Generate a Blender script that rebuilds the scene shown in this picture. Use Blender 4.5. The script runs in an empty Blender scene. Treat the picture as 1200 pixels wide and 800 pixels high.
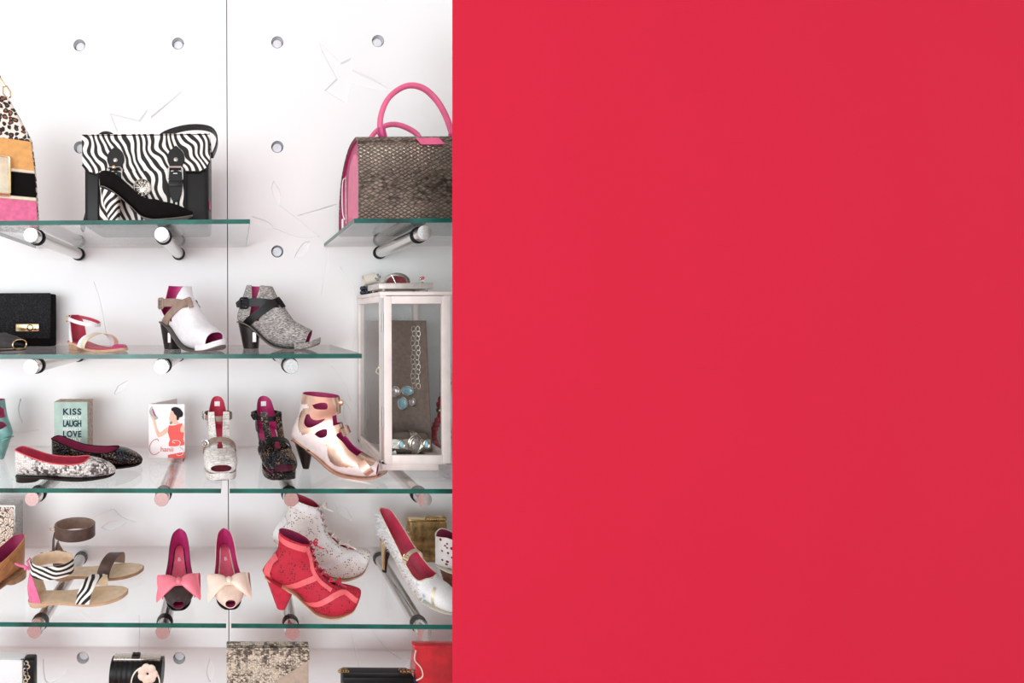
import bpy, bmesh, math, random
from mathutils import Vector, Matrix, Euler
from mathutils.bvhtree import BVHTree
random.seed(7)
SC = bpy.context.scene
COL = SC.collection
R = math.radians
PI = math.pi

# ------------------------------------------------------------------ camera
F_PX, D, EYE = 546.0, 1.5, 1.5          # focal length in pixels, distance to the wall, eye height
CX, CY = 267.0, 372.0                   # principal point in the 1200x800 frame
cam_d = bpy.data.cameras.new('camera'); cam = bpy.data.objects.new('camera', cam_d); COL.objects.link(cam)
cam_d.sensor_fit = 'HORIZONTAL'; cam_d.sensor_width = 36; cam_d.lens = F_PX / 1200 * 36
cam_d.shift_x = (600 - CX) / 1200; cam_d.shift_y = (CY - 400) / 1200
cam_d.clip_start = .02
CAM_M = Matrix.Rotation(R(.82), 3, 'Z') @ Matrix.Rotation(R(90), 3, 'X') @ Matrix.Rotation(R(-.2), 3, 'Z')
cam.matrix_world = Matrix.Translation((0, -D, EYE)) @ CAM_M.to_4x4()
SC.camera = cam

# ------------------------------------------------------------------ light
world = bpy.data.worlds.new('daylight'); SC.world = world; world.use_nodes = True
bg = world.node_tree.nodes['Background']; bg.inputs[0].default_value = (.905, .967, 1, 1); bg.inputs[1].default_value = 1.28
def area_lamp(name, loc, rot, sx, sy, power, col=(1, .97, .93)):
    l = bpy.data.lights.new(name, 'AREA'); l.shape = 'RECTANGLE'; l.size = sx; l.size_y = sy; l.energy = power; l.color = col
    o = bpy.data.objects.new(name, l); COL.objects.link(o); o.location = loc; o.rotation_euler = rot
    return o
area_lamp('added_overhead_fill', (0, -2.9, 3.08), (0, 0, 0), 6.2, 5.8, 10, (.92, .97, 1))  # added overhead fill lamp to even the light, no known fixture
def aim(loc, tgt): return (Vector(tgt) - Vector(loc)).to_track_quat('-Z', 'Y').to_euler()
FILL_LOC = (-2.2, -5.4, 1.35)                 # added fill lamp, front left, lifts the shaded right side of the wall
area_lamp('added_front_left_fill', FILL_LOC, aim(FILL_LOC, (.6, 0, 1.4)), 4.4, 2.3, 225, (.90, .965, 1))
vs = SC.view_settings
SC.display_settings.display_device = 'sRGB'
vs.view_transform = 'Standard'; vs.look = 'None'; vs.gamma = 1; vs.exposure = -0.29; vs.use_curve_mapping = False

# ------------------------------------------------------------------ helpers
def at(u, v, t):
    """world point on the plane t metres in front of the wall seen at photo pixel (u, v)"""
    d = CAM_M @ Vector(((u - CX) / F_PX, -(v - CY) / F_PX, -1))
    s = (D - t) / d.y
    return Vector((d.x * s, -t, EYE + d.z * s))
def kk(t): return (D - t) / F_PX        # metres per photo pixel at that distance

def lin(c):
    return tuple(((x / 255) / 12.92 if x / 255 <= .04045 else ((x / 255 + .055) / 1.055) ** 2.4) for x in c)

def cr(rows, n):
    """Catmull-Rom through rows of numbers, n steps each"""
    out = []
    m = len(rows)
    for i in range(m - 1):
        p0, p1, p2, p3 = rows[max(i - 1, 0)], rows[i], rows[i + 1], rows[min(i + 2, m - 1)]
        for j in range(n):
            s = j / n
            out.append([.5 * (2 * b + (c - a) * s + (2 * a - 5 * b + 4 * c - d) * s * s + (3 * b - a - 3 * c + d) * s ** 3)
                        for a, b, c, d in zip(p0, p1, p2, p3)])
    out.append(list(rows[-1]))
    return out

class MB:
    def __init__(s): s.v, s.f, s.m = [], [], []
    def add(s, vs, fs, mi=0):
        b = len(s.v); s.v += [Vector(x) for x in vs]; s.f += [[i + b for i in f] for f in fs]; s.m += [mi] * len(fs)
        return s
    def loft(s, rings, closed=True, caps=(False, False), mi=0, loop=False):
        n = len(rings[0]); b = len(s.v)
        for r in rings: s.v += [Vector(p) for p in r]
        m = len(rings)
        for i in range(m if loop else m - 1):
            i2 = (i + 1) % m
            for j in range(n if closed else n - 1):
                k = (j + 1) % n
                s.f.append([b + i * n + j, b + i * n + k, b + i2 * n + k, b + i2 * n + j]); s.m.append(mi)
        if caps[0]: s.f.append([b + j for j in range(n)][::-1]); s.m.append(mi)
        if caps[1]: s.f.append([b + (m - 1) * n + j for j in range(n)]); s.m.append(mi)
        return s
    def box(s, x0, x1, y0, y1, z0, z1, r=0, mi=0, seg=2):
        bm = bmesh.new(); bmesh.ops.create_cube(bm, size=1)
        for v in bm.verts: v.co = Vector(((x0 + x1) / 2 + v.co.x * (x1 - x0), (y0 + y1) / 2 + v.co.y * (y1 - y0), (z0 + z1) / 2 + v.co.z * (z1 - z0)))
        if r: bmesh.ops.bevel(bm, geom=list(bm.edges), offset=r, segments=seg, profile=.5, affect='EDGES', clamp_overlap=True)
        bm.verts.index_update()
        s.add([v.co.copy() for v in bm.verts], [[v.index for v in f.verts] for f in bm.faces], mi); bm.free()
        return s
    def prism(s, poly, y0, y1, mi=0):
        """polygon in x,z pushed from y0 to y1"""
        n = len(poly); a = sum(poly[i][0] * poly[(i + 1) % n][1] - poly[(i + 1) % n][0] * poly[i][1] for i in range(n))
        if a < 0: poly = poly[::-1]
        return s.loft([[(x, y0, z) for x, z in poly], [(x, y1, z) for x, z in poly]], True, (True, True), mi)
    def tube(s, pts, r, n=8, caps=True, loop=False, mi=0):
        pts = [Vector(p) for p in pts]; m = len(pts); rings = []; up = None
        for i, p in enumerate(pts):
            a = pts[(i - 1) % m] if (loop or i > 0) else p; c = pts[(i + 1) % m] if (loop or i < m - 1) else p
            t = (c - a).normalized()
            if up is None:
                up = Vector((0, 0, 1)) if abs(t.z) < .9 else Vector((0, 1, 0))
            u = (up - t * up.dot(t)).normalized(); w = t.cross(u); up = u
            rr = r[i] if isinstance(r, (list, tuple)) else r
            rings.append([p + u * math.cos(2 * PI * j / n) * rr + w * math.sin(2 * PI * j / n) * rr for j in range(n)])
        return s.loft(rings, True, (caps and not loop, caps and not loop), mi, loop)
    def strap(s, pts, nrm, w, th, mi=0, loop=False):
        """flat band along pts; nrm are outward normals"""
        pts = [Vector(p) for p in pts]; m = len(pts); rings = []
        for i, p in enumerate(pts):
            a = pts[(i - 1) % m] if (loop or i > 0) else p; c = pts[(i + 1) % m] if (loop or i < m - 1) else p
            t = (c - a).normalized(); nn = Vector(nrm[i]); nn = (nn - t * nn.dot(t)).normalized(); b = t.cross(nn)
            ww = w[i] if isinstance(w, (list, tuple)) else w
            rings.append([p - b * ww / 2, p + b * ww / 2, p + b * ww / 2 + nn * th, p - b * ww / 2 + nn * th])
        return s.loft(rings, True, (not loop, not loop), mi, loop)
    def lathe(s, prof, n=24, axis='Z', o=(0, 0, 0), mi=0, caps=(True, True)):
        rings = []
        for r, h in prof:
            ring = []
            for j in range(n):
                a = 2 * PI * j / n; c, d = r * math.cos(a), r * math.sin(a)
                ring.append(Vector(o) + (Vector((c, d, h)) if axis == 'Z' else Vector((c, h, d)) if axis == 'Y' else Vector((h, c, d))))
            rings.append(ring)
        return s.loft(rings, True, caps, mi)
    def ball(s, c, rx, ry=None, rz=None, n=10, mi=0):
        ry = ry or rx; rz = rz or rx
        prof = [(math.sin(PI * i / n) + 1e-4, -math.cos(PI * i / n)) for i in range(n + 1)]
        b = len(s.v); s.lathe(prof, n + 4, mi=mi)
        for v in s.v[b:]: v.x = v.x * rx + c[0]; v.y = v.y * ry + c[1]; v.z = v.z * rz + c[2]
        return s
    def torus(s, c, R1, r, ax='Y', n=20, m=6, sx=1, sz=1, mi=0):
        pts = []
        for i in range(n):
            a = 2 * PI * i / n; p, q = R1 * math.cos(a) * sx, R1 * math.sin(a) * sz
            pts.append(Vector(c) + (Vector((p, 0, q)) if ax == 'Y' else Vector((p, q, 0)) if ax == 'Z' else Vector((0, p, q))))
        return s.tube(pts, r, m, loop=True, mi=mi)
    def xf(s, M, start=0):
        for i in range(start, len(s.v)): s.v[i] = M @ s.v[i]
        return s
    def obj(s, name, mats, k=1.0, sharp=35, weld=False):
        me = bpy.data.meshes.new(name)
        me.from_pydata([v * k for v in s.v], [], s.f)
        if not isinstance(mats, (list, tuple)): mats = [mats]
        for m in mats: me.materials.append(m)
        me.polygons.foreach_set('material_index', s.m)
        bm = bmesh.new(); bm.from_mesh(me)
        if weld: bmesh.ops.remove_doubles(bm, verts=bm.verts, dist=1e-5)
        if weld != 'shell': bmesh.ops.recalc_face_normals(bm, faces=bm.faces)
        bm.to_mesh(me); bm.free()
        me.shade_smooth(); me.set_sharp_from_angle(angle=R(sharp))
        o = bpy.data.objects.new(name, me); COL.objects.link(o)
        return o

def bake(o, sharp=35):
    dg = bpy.context.evaluated_depsgraph_get(); dg.update()
    me = bpy.data.meshes.new_from_object(o.evaluated_get(dg))
    old = o.data; o.modifiers.clear(); o.data = me; me.name = o.name; bpy.data.meshes.remove(old)
    me.set_sharp_from_angle(angle=R(sharp))
    return o
def cut(o, cutter, mats, k=1.0):
    c = cutter.obj('cutter', mats, k)
    m = o.modifiers.new('cut', 'BOOLEAN'); m.operation = 'DIFFERENCE'; m.solver = 'EXACT'; m.object = c
    m.use_self = True
    bake(o); me = c.data; bpy.data.objects.remove(c); bpy.data.meshes.remove(me)
    return o

def prop(o, label, cat, group=None):
    o['label'] = label; o['category'] = cat
    if group: o['group'] = group
    return o
class Thing:
    """an Empty at the base of a thing; parts are meshes in its local space, in photo pixels (k) or metres"""
    def __init__(s, name, label, cat, loc, rot=0, k=1.0, group=None):
        s.e = bpy.data.objects.new(name, None); COL.objects.link(s.e); s.e.location = loc; s.e.rotation_euler = (0, 0, R(rot))
        s.e.empty_display_size = .02
        s.k = k; prop(s.e, label, cat, group)
    def part(s, name, mb, mats, parent=None, sharp=35, label=None, bevel=0, weld=False):
        o = mb if not isinstance(mb, MB) else mb.obj(name, mats, s.k, sharp, weld)
        o.parent = parent or s.e
        if label: o['label'] = label
        if bevel:
            b = o.modifiers.new('bevel', 'BEVEL'); b.width = bevel * s.k; b.segments = 2; b.limit_method = 'ANGLE'; b.angle_limit = R(40)
        return o
def struct(o, label=None):
    o['kind'] = 'structure'
    if label: o['label'] = label
    return o

# ------------------------------------------------------------------ materials
class NT:
    def __init__(s, name):
        s.m = bpy.data.materials.new(name); s.m.use_nodes = True; s.t = s.m.node_tree; s.t.nodes.clear()
        s.out = s.n('ShaderNodeOutputMaterial'); s.b = s.n('ShaderNodeBsdfPrincipled'); s.l(s.b.outputs[0], s.out.inputs[0])
    def n(s, typ, **kw):
        x = s.t.nodes.new(typ)
        for a, v in kw.items():
            if a.startswith('i_'): x.inputs[a[2:].replace('_', ' ')].default_value = v
            else: setattr(x, a, v)
        return x
    def l(s, a, b): s.t.links.new(a, b)
    def set(s, **kw):
        for a, v in kw.items(): s.b.inputs[a.replace('_', ' ')].default_value = v
    def coord(s, scale=(1, 1, 1), rot=(0, 0, 0)):
        c = s.n('ShaderNodeTexCoord'); mp = s.n('ShaderNodeMapping'); s.l(c.outputs['Object'], mp.inputs[0])
        mp.inputs['Scale'].default_value = scale; mp.inputs['Rotation'].default_value = rot
        return mp.outputs[0]
    def ramp(s, fac, stops, mode='LINEAR'):
        r = s.n('ShaderNodeValToRGB'); r.color_ramp.interpolation = mode; e = r.color_ramp.elements
        while len(e) < len(stops): e.new(.5)
        for x, (p, c) in zip(e, stops): x.position = p; x.color = (*lin(c), 1)
        s.l(fac, r.inputs[0]); return r.outputs[0]
    def bump(s, h, strength=.3, dist=.002):
        b = s.n('ShaderNodeBump'); b.inputs['Strength'].default_value = strength; b.inputs['Distance'].default_value = dist
        s.l(h, b.inputs['Height']); s.l(b.outputs[0], s.b.inputs['Normal'])
    def noise(s, vec, scale, detail=3, rough=.5):
        x = s.n('ShaderNodeTexNoise'); x.inputs['Scale'].default_value = scale; x.inputs['Detail'].default_value = detail; x.inputs['Roughness'].default_value = rough
        s.l(vec, x.inputs['Vector']); return x.outputs[0]
    def voro(s, vec, scale, feature='F1', rnd=1, out='Distance'):
        x = s.n('ShaderNodeTexVoronoi'); x.feature = feature; x.inputs['Scale'].default_value = scale; x.inputs['Randomness'].default_value = rnd
        s.l(vec, x.inputs['Vector']); return x.outputs[out]
    def mix(s, f, a, b, typ='MIX'):
        x = s.n('ShaderNodeMix'); x.data_type = 'RGBA'; x.blend_type = typ
        for v, i in ((f, 0), (a, 6), (b, 7)):
            if isinstance(v, (int, float)): x.inputs[i].default_value = v
            elif isinstance(v, tuple): x.inputs[i].default_value = (*lin(v), 1)
            else: s.l(v, x.inputs[i])
        return x.outputs[2]
    def math(s, op, a, b=0):
        x = s.n('ShaderNodeMath'); x.operation = op
        for i, v in enumerate((a, b)):
            if isinstance(v, (int, float)): x.inputs[i].default_value = v
            else: s.l(v, x.inputs[i])
        return x.outputs[0]
def plain(name, rgb, rough=.5, metal=0, var=.06, nscale=60, bump=.0, bscale=400, coat=0, sheen=0, aniso=None):
    t = NT(name); c = t.coord()
    n = t.noise(c, nscale)
    lo = tuple(max(0, x * (1 - var)) for x in rgb); hi = tuple(min(255, x * (1 + var)) for x in rgb)
    t.l(t.ramp(n, [(.3, lo), (.7, hi)]), t.b.inputs['Base Color'])
    t.set(Roughness=rough, Metallic=metal, Coat_Weight=coat, Sheen_Weight=sheen)
    if bump: t.bump(t.noise(c, bscale, 2), bump, .001)
    return t.m
def glass_mat(name, tint, rough=.02, ior=1.45):
    t = NT(name); t.t.nodes.remove(t.b)
    tr = t.n('ShaderNodeBsdfTransparent'); tr.inputs[0].default_value = (*tint, 1)
    gl = t.n('ShaderNodeBsdfGlossy'); gl.inputs['Roughness'].default_value = rough
    lw = t.n('ShaderNodeLayerWeight'); f0 = ((ior - 1) / (ior + 1)) ** 2
    fr = t.math('ADD', t.math('MULTIPLY', t.math('POWER', lw.outputs['Facing'], 5), 1 - f0), f0)
    mx = t.n('ShaderNodeMixShader'); t.l(fr, mx.inputs[0]); t.l(tr.outputs[0], mx.inputs[1]); t.l(gl.outputs[0], mx.inputs[2])
    t.l(mx.outputs[0], t.out.inputs[0]); return t.m
def zebra(name, scale=19, dist=11, rot=(0, R(20), 0), white=(243, 238, 230), black=(30, 26, 24), w=.5):
    t = NT(name); c = t.coord(rot=rot)
    x = t.n('ShaderNodeTexWave'); x.wave_type = 'BANDS'; x.bands_direction = 'X'; x.inputs['Scale'].default_value = scale
    x.inputs['Distortion'].default_value = dist; x.inputs['Detail'].default_value = 1.2; x.inputs['Detail Scale'].default_value = .75; x.inputs['Detail Roughness'].default_value = .4
    t.l(c, x.inputs['Vector'])
    t.l(t.ramp(x.outputs['Fac'], [(w - .04, black), (w + .04, white)]), t.b.inputs['Base Color'])
    t.set(Roughness=.75, Sheen_Weight=.0); t.bump(t.noise(t.coord((900, 900, 120)), 1), .15, .001); return t.m
def leopard(name, scale=75):
    t = NT(name); c = t.coord()
    nz = t.n('ShaderNodeTexNoise'); nz.inputs['Scale'].default_value = scale * .9; t.l(c, nz.inputs['Vector'])
    v = t.n('ShaderNodeVectorMath'); v.operation = 'MULTIPLY_ADD'; t.l(nz.outputs['Color'], v.inputs[0]); v.inputs[1].default_value = (.012,) * 3; t.l(c, v.inputs[2])
    d = t.voro(v.outputs[0], scale, rnd=.85)
    t.l(t.ramp(d, [(.0, (176, 106, 62)), (.22, (140, 80, 48)), (.27, (28, 22, 20)), (.47, (30, 24, 22)), (.52, (236, 226, 214)), (1, (240, 232, 222))]), t.b.inputs['Base Color'])
    t.set(Roughness=.7); return t.m
def snake(name, light, dark, scale=230, patch=22, lo=.45, hi=.6, rough=.4, bump=.5, stretch=(1, 1, 1), metal=0, edgec=160):
    t = NT(name); c = t.coord(stretch)
    p = t.noise(t.coord(), patch, 4, .65)
    e = t.voro(c, scale, 'DISTANCE_TO_EDGE', .5); cc = t.voro(c, scale, 'F1', .5, 'Color')
    sep = t.n('ShaderNodeSeparateColor'); t.l(cc, sep.inputs[0])
    f = t.math('ADD', t.math('MULTIPLY', sep.outputs[0], .25), p)
    col = t.ramp(f, [(lo + .1, light), (hi + .1, dark)])
    edge = t.ramp(e, [(.0, (edgec,) * 3), (.12, (255, 255, 255))])
    t.l(t.mix(.8, col, edge, 'MULTIPLY'), t.b.inputs['Base Color'])
    t.set(Roughness=rough, Metallic=metal); t.bump(t.ramp(e, [(0, (0, 0, 0)), (.25, (255, 255, 255))]), bump, .001); return t.m
def glitter(name, base, a, b, scale=420, rough=.25):
    t = NT(name); c = t.coord()
    cc = t.voro(c, scale, 'F1', 1, 'Color'); sep = t.n('ShaderNodeSeparateColor'); t.l(cc, sep.inputs[0])
    big = t.noise(c, 28, 2)
    tint = t.ramp(big, [(.35, a), (.62, b)])
    t.l(t.mix(t.ramp(sep.outputs[0], [(.62, (0, 0, 0)), (.98, (255, 255, 255))]), base, tint), t.b.inputs['Base Color'])
    t.set(Roughness=rough, Metallic=.55); 
    t.bump(sep.outputs[1], .5, .001); return t.m
def tweed(name, light, dark):
    t = NT(name)
    a = t.noise(t.coord((60, 60, 420), (0, R(12), 0)), 2.2, 4, .7); 
    t.l(t.ramp(a, [(.38, dark), (.5, tuple((x + y) / 2 for x, y in zip(light, dark))), (.6, light)]), t.b.inputs['Base Color'])
    t.set(Roughness=.85); t.bump(a, .3, .001); return t.m
def perforated(name, base, hole, scale=210, size=.2, rough=.6, amount=.5):
    t = NT(name); c = t.coord()
    d = t.voro(c, scale, 'F1', .55); pz = t.noise(c, 45, 1)
    th = t.math('MULTIPLY', t.ramp(pz, [(amount - .04, (0, 0, 0)), (amount + .04, (255, 255, 255))]), size)
    m = t.math('LESS_THAN', d, th)
    var = t.ramp(t.noise(c, 60), [(.3, tuple(x * .94 for x in base)), (.7, base)])
    t.l(t.mix(m, var, hole), t.b.inputs['Base Color']); t.set(Roughness=rough); return t.m
def floral(name, base, hi, scale=55, rough=.6):
    t = NT(name); c = t.coord()
    nz = t.n('ShaderNodeTexNoise'); nz.inputs['Scale'].default_value = scale; t.l(c, nz.inputs['Vector'])
    v = t.n('ShaderNodeVectorMath'); v.operation = 'MULTIPLY_ADD'; t.l(nz.outputs['Color'], v.inputs[0]); v.inputs[1].default_value = (.03,) * 3; t.l(c, v.inputs[2])
    d = t.voro(v.outputs[0], scale * 1.6, 'DISTANCE_TO_EDGE')
    t.l(t.ramp(d, [(.03, hi), (.1, base), (.25, base), (.32, hi), (.4, base)]), t.b.inputs['Base Color']); t.set(Roughness=rough)
    t.bump(d, .3, .001); return t.m

M = {}
def wallmat():
    t = NT('white_wall_paint'); c = t.coord()
    t.l(t.ramp(t.noise(c, 1.6, 3), [(.3, (240, 240, 240)), (.7, (245, 244, 242))]), t.b.inputs['Base Color'])
    t.set(Roughness=.42); t.b.inputs['Specular IOR Level'].default_value = .3
    t.bump(t.noise(c, 9, 2), .05, .01); return t.m
M['wall'] = wallmat()
M['red'] = plain('red_paint', (203, 39, 63), .75, var=.004, nscale=3)
M['red'].node_tree.nodes['Principled BSDF'].inputs['Specular IOR Level'].default_value = .05
M['floor'] = plain('dusty_red_floor', (190, 140, 136), .6, var=.06, nscale=6)
M['ceil'] = plain('white_ceiling_paint', (240, 239, 236), .8, var=.01)
M['glass'] = glass_mat('clear_glass', (.987, .996, .992), .01, 1.36)
M['pane'] = glass_mat('lantern_glass', (.985, .988, .985), .02, 1.32)
M['edge'] = plain('green_glass_edge', (8, 80, 70), .2, var=.3, nscale=14)
def steel(name, rgb, rough, sc=(3, 900, 900)):
    t = NT(name); c = t.coord(sc); n = t.noise(c, 1, 2)
    t.l(t.ramp(n, [(.3, tuple(x * .9 for x in rgb)), (.7, rgb)]), t.b.inputs['Base Color']); t.set(Metallic=1, Roughness=rough); return t.m
M['steel'] = steel('brushed_steel', (222, 219, 216), .2, (900, 3, 900))
M['cap'] = steel('polished_cap', (238, 234, 232), .16, (300, 300, 300))
M['rubber'] = plain('black_rubber', (24, 22, 22), .5)
M['socket'] = plain('grey_socket', (226, 229, 232), .4, var=.03)
M['dark'] = plain('dark_seam', (96, 94, 92), .6)
M['chrome'] = plain('chrome', (220, 218, 214), .15, 1, .03)
M['gold'] = plain('pale_gold', (224, 196, 150), .22, 1, .05)
M['goldsat'] = plain('satin_gold', (238, 226, 200), .35, .6, .04)
M['oldgold'] = plain('antique_gold', (178, 148, 100), .32, .85, .3, 45)
M['silver'] = plain('antique_silver', (190, 184, 174), .25, 1, .12, 200)
M['blackleather'] = plain('black_leather', (20, 19, 19), .4, var=.15, bump=.25, bscale=900)
M['blacksuede'] = plain('black_suede', (22, 19, 19), .95, var=.15)
M['brownleather'] = plain('dark_brown_leather', (84, 62, 54), .4, var=.12, bump=.15, bscale=700)
M['taupe'] = plain('taupe_leather', (150, 126, 112), .4, var=.08, bump=.2, bscale=700)
M['pinklin'] = plain('magenta_lining', (186, 48, 110), .5, var=.06)
M['redlin'] = plain('crimson_lining', (196, 58, 86), .5, var=.06)
M['winelin'] = plain('wine_lining', (150, 40, 82), .55, var=.06)
M['roselin'] = plain('rose_lining', (226, 96, 124), .5, var=.06)
M['whiteleather'] = plain('white_leather', (232, 230, 231), .45, var=.03, bump=.5, bscale=70)
M['tweed'] = tweed('grey_tweed', (208, 204, 198), (70, 66, 64))
M['heelblack'] = plain('black_stacked_heel', (36, 30, 28), .3, var=.15)
M['heeltan'] = plain('tan_stacked_heel', (176, 138, 104), .5, var=.12)
M['solegrey'] = plain('grey_sole', (104, 98, 94), .6)
M['soletan'] = plain('tan_sole', (206, 170, 138), .5, var=.06)
M['beige'] = plain('beige_footbed', (232, 208, 176), .5, var=.05)
M['tan'] = plain('tan_leather', (190, 134, 86), .4, var=.08, bump=.15, bscale=700)
M['zebra'] = zebra('zebra_print')
M['zebra2'] = zebra('zebra_print_small', 26, 6, (0, R(70), 0))
M['zebra3'] = zebra('zebra_print_diagonal', 24, 6, (0, R(-40), 0))
M['leopard'] = leopard('leopard_print')
M['orange'] = plain('orange_leather', (226, 166, 96), .45, var=.06, bump=.1)
M['pinksuede'] = plain('pink_suede', (226, 112, 152), .8, var=.07, nscale=80, sheen=.1)
M['pinkleather'] = plain('pink_leather', (222, 98, 138), .35, var=.05, nscale=30, bump=.1)
M['magleather'] = plain('magenta_leather', (186, 52, 112), .4, var=.08, bump=.1)
def python_mat():
    t = NT('bronze_python'); c = t.coord((.8, 1, 1.45), (0, R(45), 0))
    e = t.voro(c, 100, 'DISTANCE_TO_EDGE', .3); n = t.noise(t.coord(), 14, 2)
    base = t.ramp(n, [(.35, (126, 114, 104)), (.65, (160, 146, 132))])
    t.l(t.mix(.85, base, t.ramp(e, [(0, (60, 50, 44)), (.2, (255, 255, 255))]), 'MULTIPLY'), t.b.inputs['Base Color'])
    t.set(Metallic=.8, Roughness=.3); t.bump(t.ramp(e, [(0, (0, 0, 0)), (.4, (255, 255, 255))]), .8, .002); return t.m
M['python'] = python_mat()
M['snakewhite'] = snake('white_snakeskin', (238, 232, 226), (92, 84, 82), 170, 15, .57, .68)
M['snakeribbed'] = snake('ribbed_white_snakeskin', (240, 236, 230), (200, 192, 186), 150, 20, .5, .7, .4, .8, (.35, .35, 2.2), 0, 205)
M['snakegold'] = snake('beige_snakeskin', (232, 218, 196), (104, 92, 80), 150, 20, .5, .64, .35, .6, (1, 1, 1.6), .15)
M['glitdark'] = glitter('dark_glitter', (30, 26, 26), (70, 84, 96), (168, 140, 110))
M['glitsilver'] = glitter('silver_glitter', (150, 146, 142), (210, 208, 204), (236, 232, 228), 700)
M['rosegold'] = plain('rose_gold_foil', (224, 188, 166), .26, .85, .06, 30, .25, 60)
M['satin'] = plain('blush_satin', (240, 226, 222), .32, .15, .03, bump=.08, bscale=90)
M['teal'] = plain('teal_leather', (118, 166, 160), .35, .1, .1, 50)
M['redperf'] = perforated('red_perforated_suede', (186, 26, 51), (76, 8, 22), 170, .3, .75, .43)
M['redsuede'] = plain('red_suede', (188, 28, 54), .85, var=.08, sheen=.1)
M['salmon'] = plain('salmon_leather', (226, 98, 104), .45, var=.06)
M['whiteperf'] = perforated('white_perforated_leather', (238, 232, 226), (112, 76, 70), 170, .3, .5, .43)
M['whitespot'] = perforated('white_leather_with_red_cutouts', (240, 236, 232), (120, 30, 44), 78, .3, .4, .0)
M['lace'] = plain('cream_lace', (226, 214, 204), .6)
M['redlace'] = plain('red_lace', (190, 40, 62), .6)
M['pinkbow'] = plain('pink_satin', (246, 128, 144), .35, .05, .06, 25)
M['creambow'] = plain('cream_satin', (246, 220, 202), .35, .05, .05, 25)
M['darkpump'] = plain('charcoal_leather', (62, 52, 50), .35, var=.12)
M['nude'] = plain('nude_satin', (240, 212, 194), .35, var=.05)
M['frame'] = plain('blush_painted_wood', (247, 235, 229), .45, var=.03, nscale=25)
M['board'] = plain('brown_linen_board', (112, 98, 90), .85, var=.08, nscale=90, bump=.5, bscale=300)
M['turq'] = plain('turquoise_stone', (112, 152, 164), .2, .0, .14, 90, coat=.6)
M['crystal'] = plain('grey_crystal', (150, 142, 138), .08, .3, .2, 200, coat=1)
M['sky'] = plain('pale_blue_stone', (150, 206, 222), .12, 0, .2, 120, coat=1)
M['navy'] = plain('navy_beads', (30, 36, 56), .25, .1, .15, coat=.5)
M['redbead'] = plain('red_beads', (196, 40, 58), .25, var=.15, coat=.6)
M['winebead'] = plain('wine_enamel', (116, 38, 48), .25, var=.15, coat=.5)
M['tray'] = plain('pale_silver_tray', (212, 204, 198), .35, .5, .04)
M['mint'] = plain('mint_paint', (176, 200, 188), .6, var=.06, nscale=30)
M['ink'] = plain('navy_ink', (36, 58, 70), .7)
M['white'] = plain('white_print', (246, 246, 244), .6, var=.01)
M['papier'] = plain('rough_cardboard', (176, 160, 146), .85, var=.18, nscale=120, bump=.4)
M['paper'] = plain('card_paper', (246, 243, 242), .55, var=.01)
M['paperback'] = plain('card_paper_back', (226, 216, 210), .6, var=.02)
M['skin'] = plain('printed_skin', (236, 196, 172), .6, var=.03)
M['hair'] = plain('printed_black_hair', (44, 38, 42), .6, var=.1)
M['dress'] = plain('printed_coral_dress', (240, 92, 84), .6, var=.03)
M['script'] = plain('printed_red_script', (222, 104, 110), .6, var=.03)
M['printgrey'] = plain('printed_grey', (176, 182, 178), .6)
M['charcoalsuede'] = plain('charcoal_suede', (58, 54, 55), .9, var=.12)
M['fur'] = plain('white_fur', (242, 241, 240), .95, var=.03, nscale=300, bump=1, bscale=700, sheen=.2)
M['cream'] = plain('cream_leather', (238, 230, 214), .4, var=.03)
M['brownsuede'] = plain('brown_suede', (128, 88, 68), .8, var=.08)
M['redpatent'] = plain('red_patent', (218, 44, 54), .08, var=.1, nscale=25, coat=1, bump=.3, bscale=20)
M['floralblack'] = floral('embossed_black_floral', (12, 12, 14), (40, 39, 43))
M['floralbox'] = floral('black_floral_print', (234, 214, 196), (50, 42, 42), 40)
M['woven'] = plain('white_woven', (234, 236, 236), .6, var=.06, nscale=500, bump=.6, bscale=500)
for n_, v_ in (('blackleather', .3), ('blacksuede', .08), ('floralblack', .12), ('heelblack', .3), ('glitdark', .3), ('rubber', .2), ('darkpump', .3), ('hair', .1), ('ink', .2), ('board', .15), ('navy', .3)):
    M[n_].node_tree.nodes['Principled BSDF'].inputs['Specular IOR Level'].default_value = v_
M['taupeflat'] = plain('taupe_clutch_leather', (190, 170, 152), .5, var=.05)
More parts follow.
